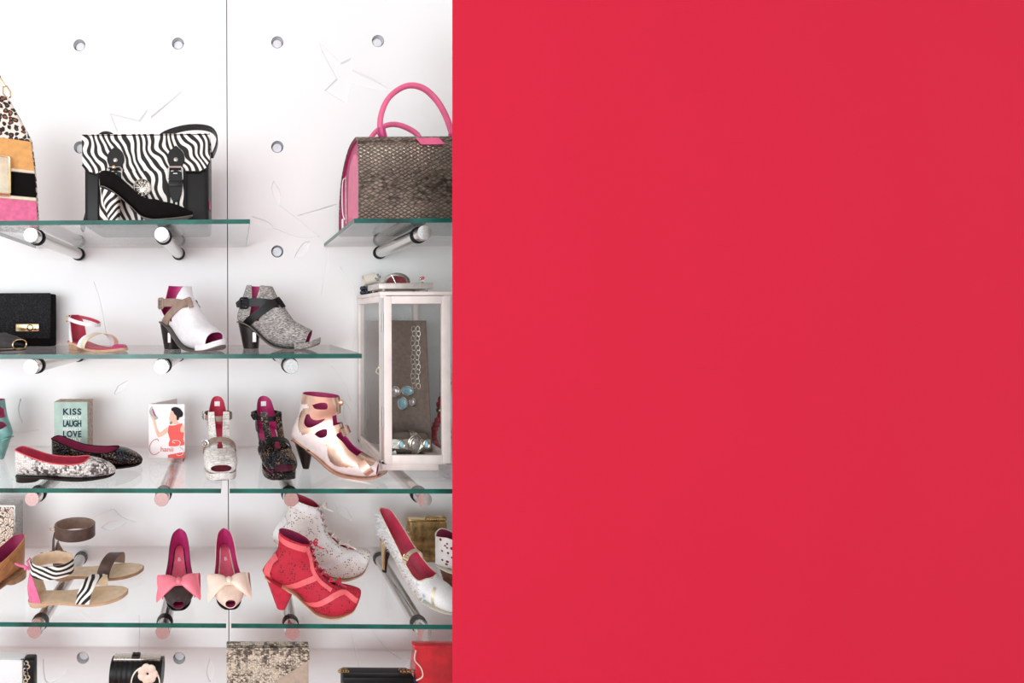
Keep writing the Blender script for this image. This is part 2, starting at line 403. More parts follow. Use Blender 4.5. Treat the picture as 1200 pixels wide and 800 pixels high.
# ------------------------------------------------------------------ the room
ROOM_Z = 3.1
struct(MB().box(-3.2, 3.2, -6.0, .2, -.08, 0).obj('floor', M['floor']), 'dusty red shop floor below the glass shelves')
struct(MB().box(-3.2, 3.2, -6.0, .2, ROOM_Z, ROOM_Z + .08).obj('ceiling', M['ceil']), 'plain white shop ceiling')
HOLES = [(93, 53), (208.5, 51), (325, 49.5), (443, 48), (93.5, 172.5), (209, 172), (325, 172), (443, 170), (325, 294.5), (97, 770.5), (210, 771), (326, 773)]
swallow1 = [(128, 132), (163, 140.5), (173, 127), (177, 136), (215, 104.5), (205, 130), (185, 150), (160, 157), (137, 155), (134, 148)]
swallow2 = [(373, 48), (400, 73), (412.4, 67.5), (413.5, 81), (438, 92), (461, 106), (436, 104.6), (411, 98), (405.6, 121.5), (380, 106), (394, 92), (377.5, 61)]
leaves = [[(321, 211), (329, 227), (326, 240), (318, 222)], [(295, 253), (313, 259), (320, 267), (305.5, 265)], [(346, 253), (373, 245), (393, 239), (391, 242.5), (371, 250)],
          [(364, 283), (355, 285), (345, 302), (359, 296)], [(138, 452), (150, 446), (147, 456), (134, 462)], [(24, 466), (27, 478), (26, 496), (21, 480)],
          [(133, 596), (150, 600), (160, 612), (142, 606)], [(118, 618), (131, 610), (148, 612), (130, 622)], [(246, 770), (252, 785), (247, 799), (242, 788)],
          [(404, 470), (411, 482), (409, 500), (402, 486)], [(392, 590), (406, 596), (412, 610), (398, 604)], [(468, 770), (480, 775), (472, 790), (462, 782)],
          [(50, 772), (70, 768), (80, 784), (62, 800), (52, 796)], [(452, 610), (462, 604), (466, 622), (456, 634)]]
stems = [[(376, 279), (352, 260), (327, 240)], [(320, 267), (352, 279), (378, 276)], [(398, 312), (412, 335), (417.5, 366), (413.5, 409)], [(388, 428), (402, 446), (411, 470)],
         [(70, 612), (100, 606), (132, 597)], [(163, 720), (164, 745), (162, 772)], [(411, 736), (417, 764), (421, 785)], [(432, 732), (452, 758), (470, 772)],
         [(2, 488), (10, 502), (24, 506), (46, 503)], [(110, 330), (118, 352), (126, 398)], [(376, 345), (384, 300), (378, 279.5)]]
def wall_panel(x0, x1):
    o = MB().box(x0, x1, 0, .07, 0, ROOM_Z).obj('wall_panel', [M['wall'], M['socket']])
    c = MB()
    for u, v in HOLES:
        p = at(u, v, 0)
        if x0 < p.x < x1: c.lathe([(.0195, -.02), (.0195, .05)], 28, 'Y', (p.x, 0, p.z))
    def pr(poly, dep, ins=.0009):
        pts = [at(u, v, 0) for u, v in poly]
        if not x0 < pts[0].x < x1: return
        P = [Vector((p.x, p.z)) for p in pts]; n = len(P)
        if sum(P[i].cross(P[(i + 1) % n]) for i in range(n)) < 0: P = P[::-1]
        Q = []
        for i in range(n):
            a, b = (P[i] - P[i - 1]).normalized(), (P[(i + 1) % n] - P[i]).normalized(); na, nb = Vector((-a.y, a.x)), Vector((-b.y, b.x))
            m = na + nb; m = m / max(m.length, .2); Q.append(P[i] + m * min(ins / max(m.dot(na), .35), ins * 2.2))
        up_ = [p - (q - p) * .5 for p, q in zip(P, Q)]
        c.loft([[(p.x, -dep * .5, p.y) for p in up_], [(q.x, dep, q.y) for q in Q]], True, (True, True))
    pr(swallow1, .005, .0045); pr(swallow2, .005, .0045)
    for l in leaves: pr([tuple(q) for q in cr(l + [l[0]], 4)[:-1]], .004, .002)
    for s in stems:
        q = cr(s, 4); a, b = [], []
        for i, p in enumerate(q):
            n = q[min(i + 1, len(q) - 1)]; m = q[max(i - 1, 0)]; t = Vector((n[0] - m[0], n[1] - m[1])).normalized(); w = .7 * math.sin(PI * (i + .6) / (len(q) + .2)) + .15
            a.append((p[0] - t.y * w, p[1] + t.x * w)); b.append((p[0] + t.y * w, p[1] - t.x * w))
        pr(a + b[::-1], .0025, .0005)
    return cut(o, c, [M['wall'], M['socket']])
seam = at(267, 400, 0).x
wall = struct(MB().box(-3.2, 3.2, .071, .16, 0, ROOM_Z).obj('wall_back', M['dark']), 'white display wall with drilled sockets and engraved birds and branches')
for x0, x1 in ((-3.2, seam - .0013), (seam + .0013, 3.2)):
    w = wall_panel(x0, x1); w.parent = wall
for u, v in HOLES:
    p = at(u, v, 0)
    s = MB().lathe([(.0192, .002), (.0192, .0465), (.0172, .0465), (.0172, .002)], 28, 'Y', (p.x, 0, p.z), caps=(False, False))
    o = s.obj('socket_sleeve', M['socket']); o.parent = wall
    g = MB().lathe([(.0150, .012), (.0150, .048)], 24, 'Y', (p.x, 0, p.z)).lathe([(.0118, .0105), (.0118, .0125)], 24, 'Y', (p.x, 0, p.z)).obj('socket_plug', M['socket']); g.parent = o
# flat red graphic block, added as an upright slab before the right shelves
ta, tb = .448, .434
zl, zh = 0.0, 2.34
e0, e1 = at(530, 0, ta), at(530, 800, ta)
def ex(z): return e1.x + (e0.x - e1.x) * (z - e1.z) / (e0.z - e1.z)
XR = 1.95
rw = MB().loft([[(ex(z), -ta, z), (XR, -ta, z), (XR, -tb, z), (ex(z) + .008, -tb, z)] for z in (zl, zh)], True, (True, True))
rw.m[2] = rw.m[3] = 1  # back and left edge made white to brighten the wall behind
struct(rw.obj('red_block', [M['red'], M['ceil']]), 'plain flat red graphic block, added as a slab, covering the right of the picture')

# ------------------------------------------------------------------ glass shelves and their rod brackets
DEP, TH = .38, .011
S = {1: .236, 2: -.0875, 3: -.411, 4: -.735, 5: -1.06}
SH = {i: EYE + z for i, z in S.items()}
def xf(u, i): return at(u, CY - S[i] * F_PX / (D - DEP), DEP).x
def shelf(i, x0, x1, label):
    z = SH[i]; mb = MB()
    V8 = [(x0, -DEP, z - TH), (x1, -DEP, z - TH), (x1, -.004, z - TH), (x0, -.004, z - TH), (x0, -DEP, z), (x1, -DEP, z), (x1, -.004, z), (x0, -.004, z)]
    mb.add(V8, [[3, 2, 1, 0], [4, 5, 6, 7]], 0); mb.v = [Vector(v) for v in V8]
    for f in ([0, 1, 5, 4], [1, 2, 6, 5], [2, 3, 7, 6], [3, 0, 4, 7]): mb.f.append(f); mb.m.append(0 if f[0] == 2 else 1)
    o = mb.obj('glass_shelf', [M['glass'], M['edge']]); prop(o, label, 'shelf', 'glass wall shelves'); return o
shelf(1, xf(-35, 1), xf(293, 1), 'green-edged glass shelf carrying the zebra satchel and leopard tote')
shelf(1, xf(415, 1), 1.35, 'short green-edged glass shelf under the pink-handled python bag')
shelf(2, -1.15, xf(424, 2), 'long glass shelf holding the black clutch and two peep-toe ankle boots')
shelf(3, -1.15, xf(259, 3), 'glass shelf carrying the two ballet flats and the KISS block')
shelf(3, xf(269, 3), 1.35, 'glass shelf carrying the glass lantern and rose gold heel')
shelf(4, -1.15, xf(265, 4), 'glass shelf carrying the flat ankle-cuff sandals and bow pumps')
shelf(4, xf(271, 4), 1.35, 'glass shelf carrying the red and white lace-up booties')
shelf(5, -1.15, xf(265, 5), 'lowest left glass shelf, just below the frame under the black clutch')
shelf(5, xf(271, 5), 1.35, 'lowest right glass shelf, just below the frame under the red bag')
def bracket(i, u, label):
    x = at(u, CY - (S[i] - .03) * F_PX / D, 0).x; z = SH[i] - TH - .0208
    T = Thing('shelf_bracket', label, 'bracket', (x, 0, z), group='steel rod shelf brackets')
    rod = T.part('rod', MB().lathe([(.0172, .0), (.0172, -.338)], 28, 'Y'), M['steel'])
    cp = T.part('end_cap', MB().lathe([(.0176, -.336), (.0180, -.340), (.0180, -.3645), (.0172, -.366)], 32, 'Y'), M['cap'])
    for y in (-.329, -.018):
        T.part('gasket', MB().lathe([(.0168, y + .006), (.0200, y + .006), (.0207, y + .004), (.0207, y - .004), (.0200, y - .006), (.0168, y - .006)], 28, 'Y'), M['rubber'])
for i, u, l in [(1, 94, 'under the top shelf between leopard tote and zebra satchel'), (1, 210, 'under the top shelf, beneath the zebra satchel'), (1, 443, 'under the top shelf, beneath the python bag'),
                (2, 94, 'below the black clutch and white sandal'), (2, 210, 'below the white ankle boot'), (2, 325, 'below the grey tweed ankle boot'),
                (3, 95, 'beneath the snakeskin ballet flat'), (3, 210, 'beneath the standing photo card'), (3, 325, 'beneath the black glitter sandal'), (3, 443, 'beneath the glass lantern'),
                (4, 97, 'beneath the pink-heeled flat sandal'), (4, 211, 'beneath the dark bow pump'), (4, 326, 'beneath the red lace-up bootie'), (4, 443, 'beneath the white fur pump')]:
    bracket(i, u, 'steel rod bracket ' + l)
# ------------------------------------------------------------------ shoe toolkit
def fb(rows):
    """(x, sole z, rim or top z, half width, open) -> shell sections; open sections give the rim height"""
    out = []
    for x, zb, zr, w, op in rows:
        zt = zb + 2 * (zr - zb) / (1 + math.cos(R(op)) ** .88)
        out.append((x, zt, x, zb, w, op))
    return out
def shell(secs, n=5, seg=28, ex=2.3):
    P = cr(secs, n); rings = []; cs = []
    for Fx, Fz, Bx, Bz, w, op in P:
        cx, cz, ux, uz = (Fx + Bx) / 2, (Fz + Bz) / 2, (Fx - Bx) / 2, (Fz - Bz) / 2
        o = R(max(op, 0)); ring = []; w = max(w, 1e-4)
        for j in range(seg + 1):
            th = o + (2 * PI - 2 * o) * j / seg; c, s_ = math.cos(th), math.sin(th); e = 2 / ex
            a = math.copysign(abs(c) ** e, c); b = math.copysign(abs(s_) ** e, s_)
            ring.append(Vector((cx + ux * a, w * b, cz + uz * a)))
        rings.append(ring); cs.append(Vector((cx, 0, cz)))
    mb = MB(); mb.loft(rings, closed=False)
    i, j = len(rings) // 2, seg // 4
    a, b, c = rings[i][j], rings[i][j + 1], rings[i + 1][j]
    if (b - a).cross(c - a).dot(a - cs[i]) < 0: mb.f = [f[::-1] for f in mb.f]
    mb.rings = rings
    return mb
def solid_shell(T, name, mb, mats, th, cutter=None, paint=None, rim=0):
    """mats = [outside, lining, ...]; thickness th goes inwards"""
    if paint:
        for poly, mi in paint:
            for q, f in enumerate(mb.f):
                c = sum((mb.v[i] for i in f), Vector()) / len(f)
                if inside(c.x, c.z, poly): mb.m[q] = mi
    o = mb.obj(name, mats, T.k, 50, 'shell')
    bm = bmesh.new(); bm.from_mesh(o.data); bmesh.ops.remove_doubles(bm, verts=bm.verts, dist=1e-5); bm.to_mesh(o.data); bm.free()
    m = o.modifiers.new('s', 'SOLIDIFY'); m.thickness = th * T.k; m.offset = -1; m.material_offset = 1; m.material_offset_rim = rim
    # painted faces keep their colour outside; the lining is always slot 1
    bake(o, 50)
    nf = len(mb.f)
    for i, p in enumerate(o.data.polygons):
        if p.material_index >= 2 and i >= nf: p.material_index = 1
    if cutter: cut(o, cutter, mats, T.k)
    o.data.shade_smooth(); o.data.set_sharp_from_angle(angle=R(50))
    o.parent = T.e
    return o
def inside(x, z, poly):
    r = False; n = len(poly)
    for i in range(n):
        (x0, z0), (x1, z1) = poly[i], poly[(i + 1) % n]
        if (z0 > z) != (z1 > z) and x < (x1 - x0) * (z - z0) / (z1 - z0) + x0: r = not r
    return r
def blob(poly, n=5): return [tuple(p) for p in cr(list(poly) + [poly[0]], n)[:-1]]
class Drape:
    def __init__(s, mb): s.t = BVHTree.FromPolygons([v for v in mb.v], mb.f); s.big = max(max(abs(c) for c in v) for v in mb.v) * 3
    def hit(s, x, z, side=-1, off=0):
        p, n, i, d = s.t.ray_cast(Vector((x, side * s.big, z)), Vector((0, -side, 0)))
        if p is None: 
            p, n, i, d = s.t.find_nearest(Vector((x, 0, z)))
            n = Vector((0, side, 0))
        if n.y * side < 0: n = -n
        return p + n * off, n
    def path(s, pts, side=-1, off=0, n=6):
        P = [s.hit(x, z, side, off) for x, z in cr(pts, n)]
        return [p for p, _ in P], [q for _, q in P]
    def strap(s, mb, pts, w, th, side=-1, off=0, n=6, mi=0):
        a, b = s.path(pts, side, off, n)
        if side > 0: a, b = a[::-1], b[::-1]
        return mb.strap(a, b, w, th, mi)
def sole(line, th, n=6, up=0.0):
    """line rows (x, z of the sole underside of the upper, half width)"""
    P = cr(line, n); rings = []
    for i, (x, z, w) in enumerate(P):
        w = max(w, 1e-4); rings.append([(x, -w, z + up), (x, -w * .5, z + up), (x, w * .5, z + up), (x, w, z + up), (x, w * .98, z - th), (x, -w * .98, z - th)])
    return MB().loft(rings, True, (True, True))
def heel(top, bot, wt, wb, n=10, bend=0.0):
    """top = ((xback, z), (xfront, z)); bot = (xback, xfront) on the ground"""
    rings = []
    for i in range(n + 1):
        s = i / n; e = s ** (1 + bend)
        xb = top[0][0] * (1 - s) + bot[0] * s; xf_ = top[1][0] * (1 - e) + bot[1] * e
        w = wt * (1 - s) + wb * s
        if bend: w = wb + (wt - wb) * (1 - s) ** (1 + bend); xf_ = bot[1] + (top[1][0] - bot[1]) * (1 - s) ** (1 + bend)
        ring = []
        for j in range(20):
            a = 2 * PI * j / 20; c, d = math.cos(a), math.sin(a)
            px = math.copysign(abs(c) ** (.55 if c > 0 else .9), c)
            q = (px + 1) / 2
            ring.append((xb + (xf_ - xb) * q, w * math.copysign(abs(d) ** .8, d), (top[0][1] * (1 - q) + top[1][1] * q) * (1 - s)))
        rings.append(ring)
    return MB().loft(rings, True, (True, True))
def loop_band(cx, cz, rx, ry, w, th, tilt=0, a0=0, a1=360, n=36, flare=0, mi=0, mb=None):
    """band around an ankle; angle 0 points to the toe, tilt raises the front"""
    pts, nr = [], []
    full = abs(a1 - a0) >= 359.9
    for i in range(n if full else n + 1):
        a = R(a0 + (a1 - a0) * i / n); x, y = rx * math.cos(a), ry * math.sin(a)
        pts.append((cx + x, y, cz + x * math.tan(R(tilt)))); nr.append(Vector((math.cos(a) / rx, math.sin(a) / ry, -flare)).normalized())
    mb = mb or MB()
    return mb.strap(pts, nr, w, th, mi, full)
def place(u, shelf_i, t): p = at(u, 400, t); return Vector((p.x, -t, SH[shelf_i] + .0004))
def buckle(mb, c, w, h, r, nrm=(0, -1, 0), mi=0, pin=True):
    """square frame buckle standing on normal nrm"""
    n = Vector(nrm).normalized(); up = Vector((0, 0, 1)); rt = n.cross(up).normalized(); up = rt.cross(n)
    pts = []
    for a, b in ((-1, -.8), (-.8, -1), (.8, -1), (1, -.8), (1, .8), (.8, 1), (-.8, 1), (-1, .8)): pts.append(Vector(c) + rt * a * w / 2 + up * b * h / 2)
    mb.tube(pts, r, 6, loop=True, mi=mi)
    if pin: mb.tube([Vector(c) - rt * w / 2, Vector(c) + n * r, Vector(c) + rt * w / 2], r * .7, 6, mi=mi)
    return mb

# ------------------------------------------------------------------ peep-toe ankle boots on the second shelf
def bootie(u, t, rot, label, up, lin_, strapm, bkl, notch=20, front=33, xs=1.03):
    T = Thing('ankle_boot', label, 'shoe', place(u, 2, t), rot, kk(t), 'peep-toe ankle boots on the second shelf')
    q = lambda x: x * xs
    secs = [(83.5, 21.5, 77, 3.0, 13.5), (74, 26.5, 69, 1.4, 17), (65, 31.5, 58, 1.2, 17.5), (59, 39, 44, 4, 16.5), (54.5, 46, 33, 11, 15), (50, 53, 18, 25, 13.5), (47, 58, 1.5, 31, 12.5), (45, 61, .5, 41, 12.5), (42.5, 66, 6, 58, 13), (40, 71, 11.4, 73, 14.5)]
    mb = shell([(q(a), b, q(c), d, w, 0) for a, b, c, d, w in secs], 5, 32, 2.35)
    c = MB().prism([(q(x), z) for x, z in [(notch, 84), (front, 84), (front - 4.5, 66), (25 + (front - 33) * .8, 56), (31, 45), (28, 31), (17, 36), (notch - .5, 50), (notch + .5, 62), (notch, 72)]], -40, -2, 1)
    solid_shell(T, 'upper', mb, [up, lin_], 1.2, c)
    dr = Drape(mb)
    sl = T.part('sole', sole([(q(1), 31, 8), (q(6), 31, 11), (q(18), 25, 12), (q(33), 11, 13.5), (q(44), 4, 15.5), (q(58), 1.2, 17), (q(72), 1.4, 16.5), (q(81), 3, 14), (q(88), 5.5, 9.5), (q(92), 7.5, 3)], 1.2, up=.3), M['solegrey'])
    T.part('toe_rim', sole([(q(68), 1.4, 17), (q(75), 1.8, 16.2), (q(82), 3.4, 14.2), (q(88.5), 6, 9.8), (q(92.6), 8, 3.2)], 0, up=5.6), [up])
    hl = T.part('heel', heel(((q(.8), 31.5), (q(25), 19.5)), (q(7), q(23.5)), 11.5, 9), M['heelblack'])
    T.part('price_sticker', MB().box(q(20.5), q(24.6), -11.6, -10.6, 8, 19, .2), M['white'], hl)
    # straps: ankle strap all round, cross strap over the near side
    sm = MB(); pa, na = dr.path([(q(2.5), 51), (q(10), 52), (q(20), 53), (q(33), 52.5), (q(46), 50)], -1, .5)
    pb, nb = dr.path([(q(46), 50), (q(33), 53), (q(20), 54), (q(10), 53), (q(2.5), 51)], 1, .5)
    for i in range(len(pa)):
        pa[i].y = min(pa[i].y, -11.5 + 9 * abs(2 * i / (len(pa) - 1) - 1) ** 6)
    sm.strap(pa + pb, na + nb, 9.0, 1.3, loop=True)
    T.part('ankle_strap', sm, strapm)
    s2 = MB(); dr.strap(s2, [(q(10.5), 28), (q(18), 33), (q(28), 40), (q(38), 47), (q(49), 54)], 9.0, 1.2, -1, .8)
    T.part('cross_strap', s2, strapm)
    s3 = MB(); p = [(q(46), 56), (q(50), 50.5), (q(53), 45.5)]
    dr.strap(s3, p, 5, 1.8, -1, 2.2); T.part('strap_keeper', s3, strapm)
    p, n = dr.hit(q(12), 52, -1, 2.2)
    p.y = min(p.y, -13.5)
    T.part('buckle', buckle(MB(), p, 9.5, 11.5, 1.15, (-.15, -1, 0)), bkl)
    return T
bootie(191.5, .175, -41, 'white crinkled leather peep-toe ankle boot with taupe buckle straps', M['whiteleather'], M['pinklin'], M['taupe'], M['taupe'], 4, 43)
bootie(279, .17, -19, 'grey tweed peep-toe ankle boot with black buckle straps', M['tweed'], M['pinklin'], M['blackleather'], M['blackleather'])

# ------------------------------------------------------------------ cage heels
def cage(u, t, rot, shelf_i, label, body, metal, lin_, heelm, side=-1, name='cage_heel', ks=1.0, extra=()):
    T = Thing(name, label, 'shoe', place(u, shelf_i, t), rot, kk(t) * ks)
    cv = lambda cx, cy: ((cx - 45) * .1575, (640 + (cx - 145) * .247 - cy) * .15)
    secs = [(97, 16, 96, 4.5, 10), (90, 20.5, 87, 2.0, 14.5), (79, 26, 75, .9, 16.5), (70, 33, 57, 1.5, 16), (65, 42, 45, 6, 14.5), (60.5, 50, 33, 14.5, 13), (57.5, 60, 3, 32, 12.5), (56.5, 68, .3, 42, 12.5), (56.5, 77, 8.5, 62, 14), (55, 85, 13.5, 87, 15.5)]
    mb = shell([(a, b, c, d, w, 0) for a, b, c, d, w in secs], 11, 84, 2.3)
    c = MB(); far = side * 60; near = side * 1.0; y0, y1 = min(far, near), max(far, near)
    c.prism(blob([cv(225, 152), cv(290, 146), cv(328, 160), cv(330, 200), cv(290, 198), cv(245, 184)]), y0, y1, 1)
    c.prism(blob([cv(178, 218), cv(202, 220), cv(215, 250), cv(250, 272), cv(312, 274), cv(262, 305), cv(195, 320), cv(160, 280)]), y0, y1, 1)
    c.prism(blob([cv(238, 375), cv(268, 352), cv(322, 348), cv(325, 398), cv(278, 406)]), y0, y1, 1)
    c.prism([cv(392, 395), cv(452, 380), cv(500, 470), cv(575, 548), cv(540, 570), cv(470, 580), cv(398, 565), cv(378, 480)], -11, 11, 1)
    c.prism([cv(360, 262), cv(420, 255), cv(420, 330), cv(366, 335)], -11, 11, 1)
    for e_ in extra: c.prism(blob(e_), y0, y1, 1)
    gold = [(blob([cv(130, 60), cv(430, 60), cv(440, 400), cv(330, 408), cv(240, 345), cv(150, 368), cv(112, 300), cv(135, 185), cv(215, 160), cv(128, 128)], 3), 2),
            (blob([cv(322, 395), cv(450, 390), cv(560, 540), cv(640, 590), cv(640, 650), cv(560, 640), cv(420, 632), cv(352, 590), cv(326, 500)], 3), 2)]
    solid_shell(T, 'upper', mb, [body, lin_, metal], 1.1, c, gold)
    T.part('sole', sole([(1, 32, 7), (6, 31, 9.5), (18, 24, 10), (33, 14.5, 11), (45, 6, 12.5), (57, 1.5, 14), (75, .9, 14.8), (88, 2, 13), (97, 4.5, 10), (103, 7.4, 6), (106, 9, 2)], .9, up=.8), metal)
    T.part('heel', heel(((2.5, 32.5), (24, 21.5)), (13, 20), 10.5, 4.2), heelm)
    dr = Drape(mb)
    s = MB(); dr.strap(s, [cv(620, 700), cv(590, 655), cv(560, 612)], 10, .8, side, .4); T.part('toe_strap', s, metal)
    p, n = dr.hit(62, 49, side, 1)
    T.part('instep_bar', MB().strap([(60.5, side * 12, 47.5), (63.5, side * 8, 49), (65, 0, 50), (63.5, -side * 8, 49), (60.5, -side * 12, 47.5)], [(.3, side, .2), (.7, side * .6, .3), (1, 0, .5), (.7, -side * .6, .3), (.3, -side, .2)], 8, 1.3), metal)
    T.part('stud', MB().ball((57.5, side * 1.5, 79), 3, 2.2, 3.4), metal)
    return T
cage(342, .21, -26, 3, 'rose gold and blush satin cut-out heel with black cone heel', M['satin'], M['rosegold'], M['pinklin'], M['heelblack'])
cage(13, .15, 172, 3, 'teal strappy cut-out heel, cropped by the left edge', M['teal'], M['teal'], M['winelin'], M['teal'], side=1, ks=.8, extra=([(5, 64), (12, 62), (22, 66), (20, 80), (15.5, 82), (11, 74)], [(4, 50), (12, 46), (26, 52), (24, 57), (10, 57)]))

# ------------------------------------------------------------------ lace-up booties
def lace_boot(u, t, rot, label, body, trim, lin_, lace, heelm, solem):
    T = Thing('lace_up_bootie', label, 'shoe', place(u, 4, t), rot, kk(t), 'perforated lace-up booties')
    cv = lambda cx, cy: ((cx - 55) * .1785, (705 + (cx - 160) * .1625 - cy) * .172 + 1.6)
    raw = [((662, 622), (660, 652), 1.5), ((650, 612), (640, 695), 7.5), ((605, 598), (600, 742), 12.5), ((545, 585), (500, 764), 16), ((485, 560), (400, 742), 16), ((432, 510), (330, 684), 14.5), ((392, 455), (248, 598), 13), ((374, 415), (60, 485), 12.5), ((366, 375), (52, 438), 12.3), ((358, 335), (136, 325), 12), ((345, 292), (148, 195), 12)]
    secs = [(*cv(*a), *cv(*b), w, 0) for a, b, w in raw]
    mb = shell(secs, 5, 32, 2.3)
    slit = MB().prism([cv(300, 240), cv(420, 230), cv(470, 420), cv(590, 560), cv(560, 590), cv(490, 575), cv(425, 515), cv(375, 420), cv(345, 320)], -2.6, 2.6, 1)
    solid_shell(T, 'upper', mb, [body, lin_], 1.2, slit)
    dr = Drape(mb)
    def band(name, pts, w, side=-1):
        s = MB(); dr.strap(s, [cv(*p) for p in pts], w, .5, side, .25); return T.part(name, s, trim)
    band('trim_band', [(182, 558), (260, 535), (330, 508), (392, 492)], 6)
    band('trim_band', [(322, 668), (400, 650), (460, 622), (515, 602), (570, 604), (635, 655)], 5.5)
    band('collar_trim', [(150, 225), (200, 255), (270, 285), (325, 310)], 6.5)
    band('placket_trim', [(330, 305), (352, 380), (365, 450), (410, 520), (480, 580)], 4.6)
    band('placket_trim', [(330, 305), (352, 380), (365, 450), (410, 520), (480, 580)], 4.6, 1)
    band('heel_counter', [(140, 350), (98, 400), (75, 460), (92, 512)], 9)
    line = [(*cv(58, 492), 7), (*cv(90, 508), 10.5), (*cv(170, 555), 11), (*cv(248, 598), 12), (*cv(330, 683), 11.5), (*cv(400, 740), 12.5), (*cv(500, 761), 12.5), (*cv(600, 739), 9), (*cv(638, 697), 5), (*cv(655, 655), 1)]
    T.part('sole', sole(line, .8, up=.6), solem)
    T.part('heel', heel((cv(55, 478), cv(246, 600)), (cv(132, 705)[0], cv(192, 705)[0]), 12.5, 6.5), heelm)
    la = MB(); P = [(345, 300), (360, 350), (368, 400), (385, 445), (425, 490), (470, 540), (530, 572)]
    for i, p in enumerate(P):
        x, z = cv(*p)
        a, n1 = dr.hit(x - 1.5, z - 1, -1, .8); b, n2 = dr.hit(x - 1.5, z - 1, 1, .8)
        T.part('eyelet', MB().torus(a, 1.0, .35, 'Y', 10, 5), M['silver'])
        m = (a + b) / 2 + Vector((3.2, 0, 2.6))
        la.tube([a, a.lerp(m, .6) + Vector((1, 0, 1)), m, b.lerp(m, .6) + Vector((1, 0, 1)), b], .85, 6)
        if i < len(P) - 1:
            x2, z2 = cv(*P[i + 1]); b2, _ = dr.hit(x2 - 1.5, z2 - 1, 1, .8); mm = (a + b2) / 2 + Vector((2.6, 0, 2.2))
            la.tube([a, mm, b2], .8, 6)
    for bx, bz, s in ((350, 300, 1), (500, 560, .85)):
        c = Vector((cv(bx, bz)[0] + 3, -1, cv(bx, bz)[1] + 2))
        for sg in (-1, 1):
            la.tube([c, c + Vector((3, sg * 4, 3)) * s, c + Vector((5, sg * 7, .5)) * s, c + Vector((3, sg * 4.5, -1.5)) * s, c], .8, 6)
            la.tube([c, c + Vector((5, sg * 4 - 2, -.5)) * s, c + Vector((12 if sg < 0 else 4, sg * 6 - 1, -2.5)) * s], .75, 6)
    T.part('lace', la, lace)
    return T
lace_boot(309.5, .306, -12, 'red perforated suede lace-up bootie with salmon trim and block heel', M['redperf'], M['salmon'], M['winelin'], M['redlace'], M['redsuede'], M['soletan'])
lace_boot(320.5, .135, -12, 'white perforated leather lace-up bootie standing behind the red one', M['whiteperf'], M['whiteleather'], M['redlin'], M['lace'], M['whiteleather'], M['soletan'])

# ------------------------------------------------------------------ T-strap peep-toe sandals seen from the front
def tstrap(u, t, rot, label, body, lin_, lin2, strapm, ringm, solem):
    T = Thing('t_strap_sandal', label, 'shoe', place(u, 3, t), rot, 1.0, 'peep-toe T-strap sandals')
    secs = [(.213, .041, .2145, .022, .027, 0), (.205, .049, .208, .0165, .036, 0), (.19, .056, .19, .0155, .0425, 0), (.17, .064, .168, .0155, .0445, 0), (.152, .073, .147, .018, .043, 0), (.138, .08, .128, .028, .038, 0)]
    mb = shell(secs, 5, 40, 2.4)
    c = MB().prism([(.1, .2), (.1, .05), (.160, .05), (.166, .1)], -.007, .007, 1)
    solid_shell(T, 'toe_box', mb, [body, lin_], .002, c)
    T.part('insole', sole([(.004, .094, .014), (.012, .093, .024), (.04, .088, .0255), (.08, .064, .025), (.12, .035, .030), (.15, .022, .034), (.19, .0185, .031), (.208, .021, .018)], .003), lin2)
    T.part('platform', sole([(.11, .032, .03), (.135, .02, .037), (.16, .0165, .0415), (.185, .0165, .040), (.205, .0175, .0325), (.2145, .0195, .021), (.219, .022, .008)], .0165), [body])
    T.part('sole', sole([(.004, .0895, .018), (.03, .087, .026), (.06, .075, .025), (.09, .052, .026), (.12, .02, .032), (.15, .0035, .04), (.18, .0035, .039), (.205, .0045, .03), (.216, .006, .014)], .0032), solem)
    T.part('heel', heel(((.0, .089), (.055, .074)), (.008, .032), .024, .012, bend=.6), M['heelblack'])
    cs = [(.085, .083, .0, .088, .030, 62), (.085, .105, -.002, .108, .031, 74), (.082, .13, .001, .13, .028, 92), (.078, .15, .003, .152, .0255, 108), (.075, .165, .005, .168, .024, 124), (.07, .176, .0065, .177, .022, 150), (.066, .1795, .007, .1795, .02, 174)]
    cm = shell(cs, 5, 30, 2.1)
    solid_shell(T, 'heel_counter', cm, [body, lin2], .0018)
    T.part('brand_label', MB().box(.0095, .0115, -.008, .008, .150, .164, .0004), M['white'])
    for sg in (-1, 1):
        P = cr([(.152, sg * .014, .0725), (.135, sg * .0165, .083), (.118, sg * .018, .1), (.105, sg * .019, .12), (.097, sg * .020, .138), (.094, sg * .0205, .15)], 5)
        N = [(.75, sg * .35, .55)] * len(P)
        T.part('vertical_strap', MB().strap(P, N, [.021 - .003 * i / len(P) for i in range(len(P))], .002), body)
    a = MB(); loop_band(.049, .131, .048, .0395, .0145, .002, tilt=0, mb=a); sa = T.part('ankle_strap', a, strapm)
    b = MB(); b.tube([(.06, -.041, .122), (.05, -.044, .128), (.05, -.045, .142), (.062, -.042, .146), (.074, -.038, .14), (.074, -.038, .126)], .0017, 6, loop=True); b.ball((.056, -.046, .134), .0035)
    T.part('ankle_buckle', b, ringm, sa)
    # instep strap, an arch across the throat
    pts, nr = [], []
    for i in range(21):
        q = R(-105 + 210 * i / 20); pts.append((.128 + .026 * math.cos(q), .0425 * math.sin(q), .055 + .034 * math.cos(q))); nr.append((.45 * math.cos(q), math.sin(q), .8 * math.cos(q)))
    si = T.part('instep_strap', MB().strap(pts, nr, .0165, .0022), strapm)
    p = pts[6]
    mb2 = MB().torus((0, 0, 0), .0095, .0021, 'X', 22, 7); mb2.tube([(0, 0, -.009), (.001, 0, .009)], .0014, 6)
    M4 = Matrix.Translation(Vector(pts[5]) + Vector((.006, -.005, .003))) @ Matrix.Rotation(R(-30), 4, 'Z')
    T.part('ring_buckle', mb2.xf(M4), ringm, si)
    return T
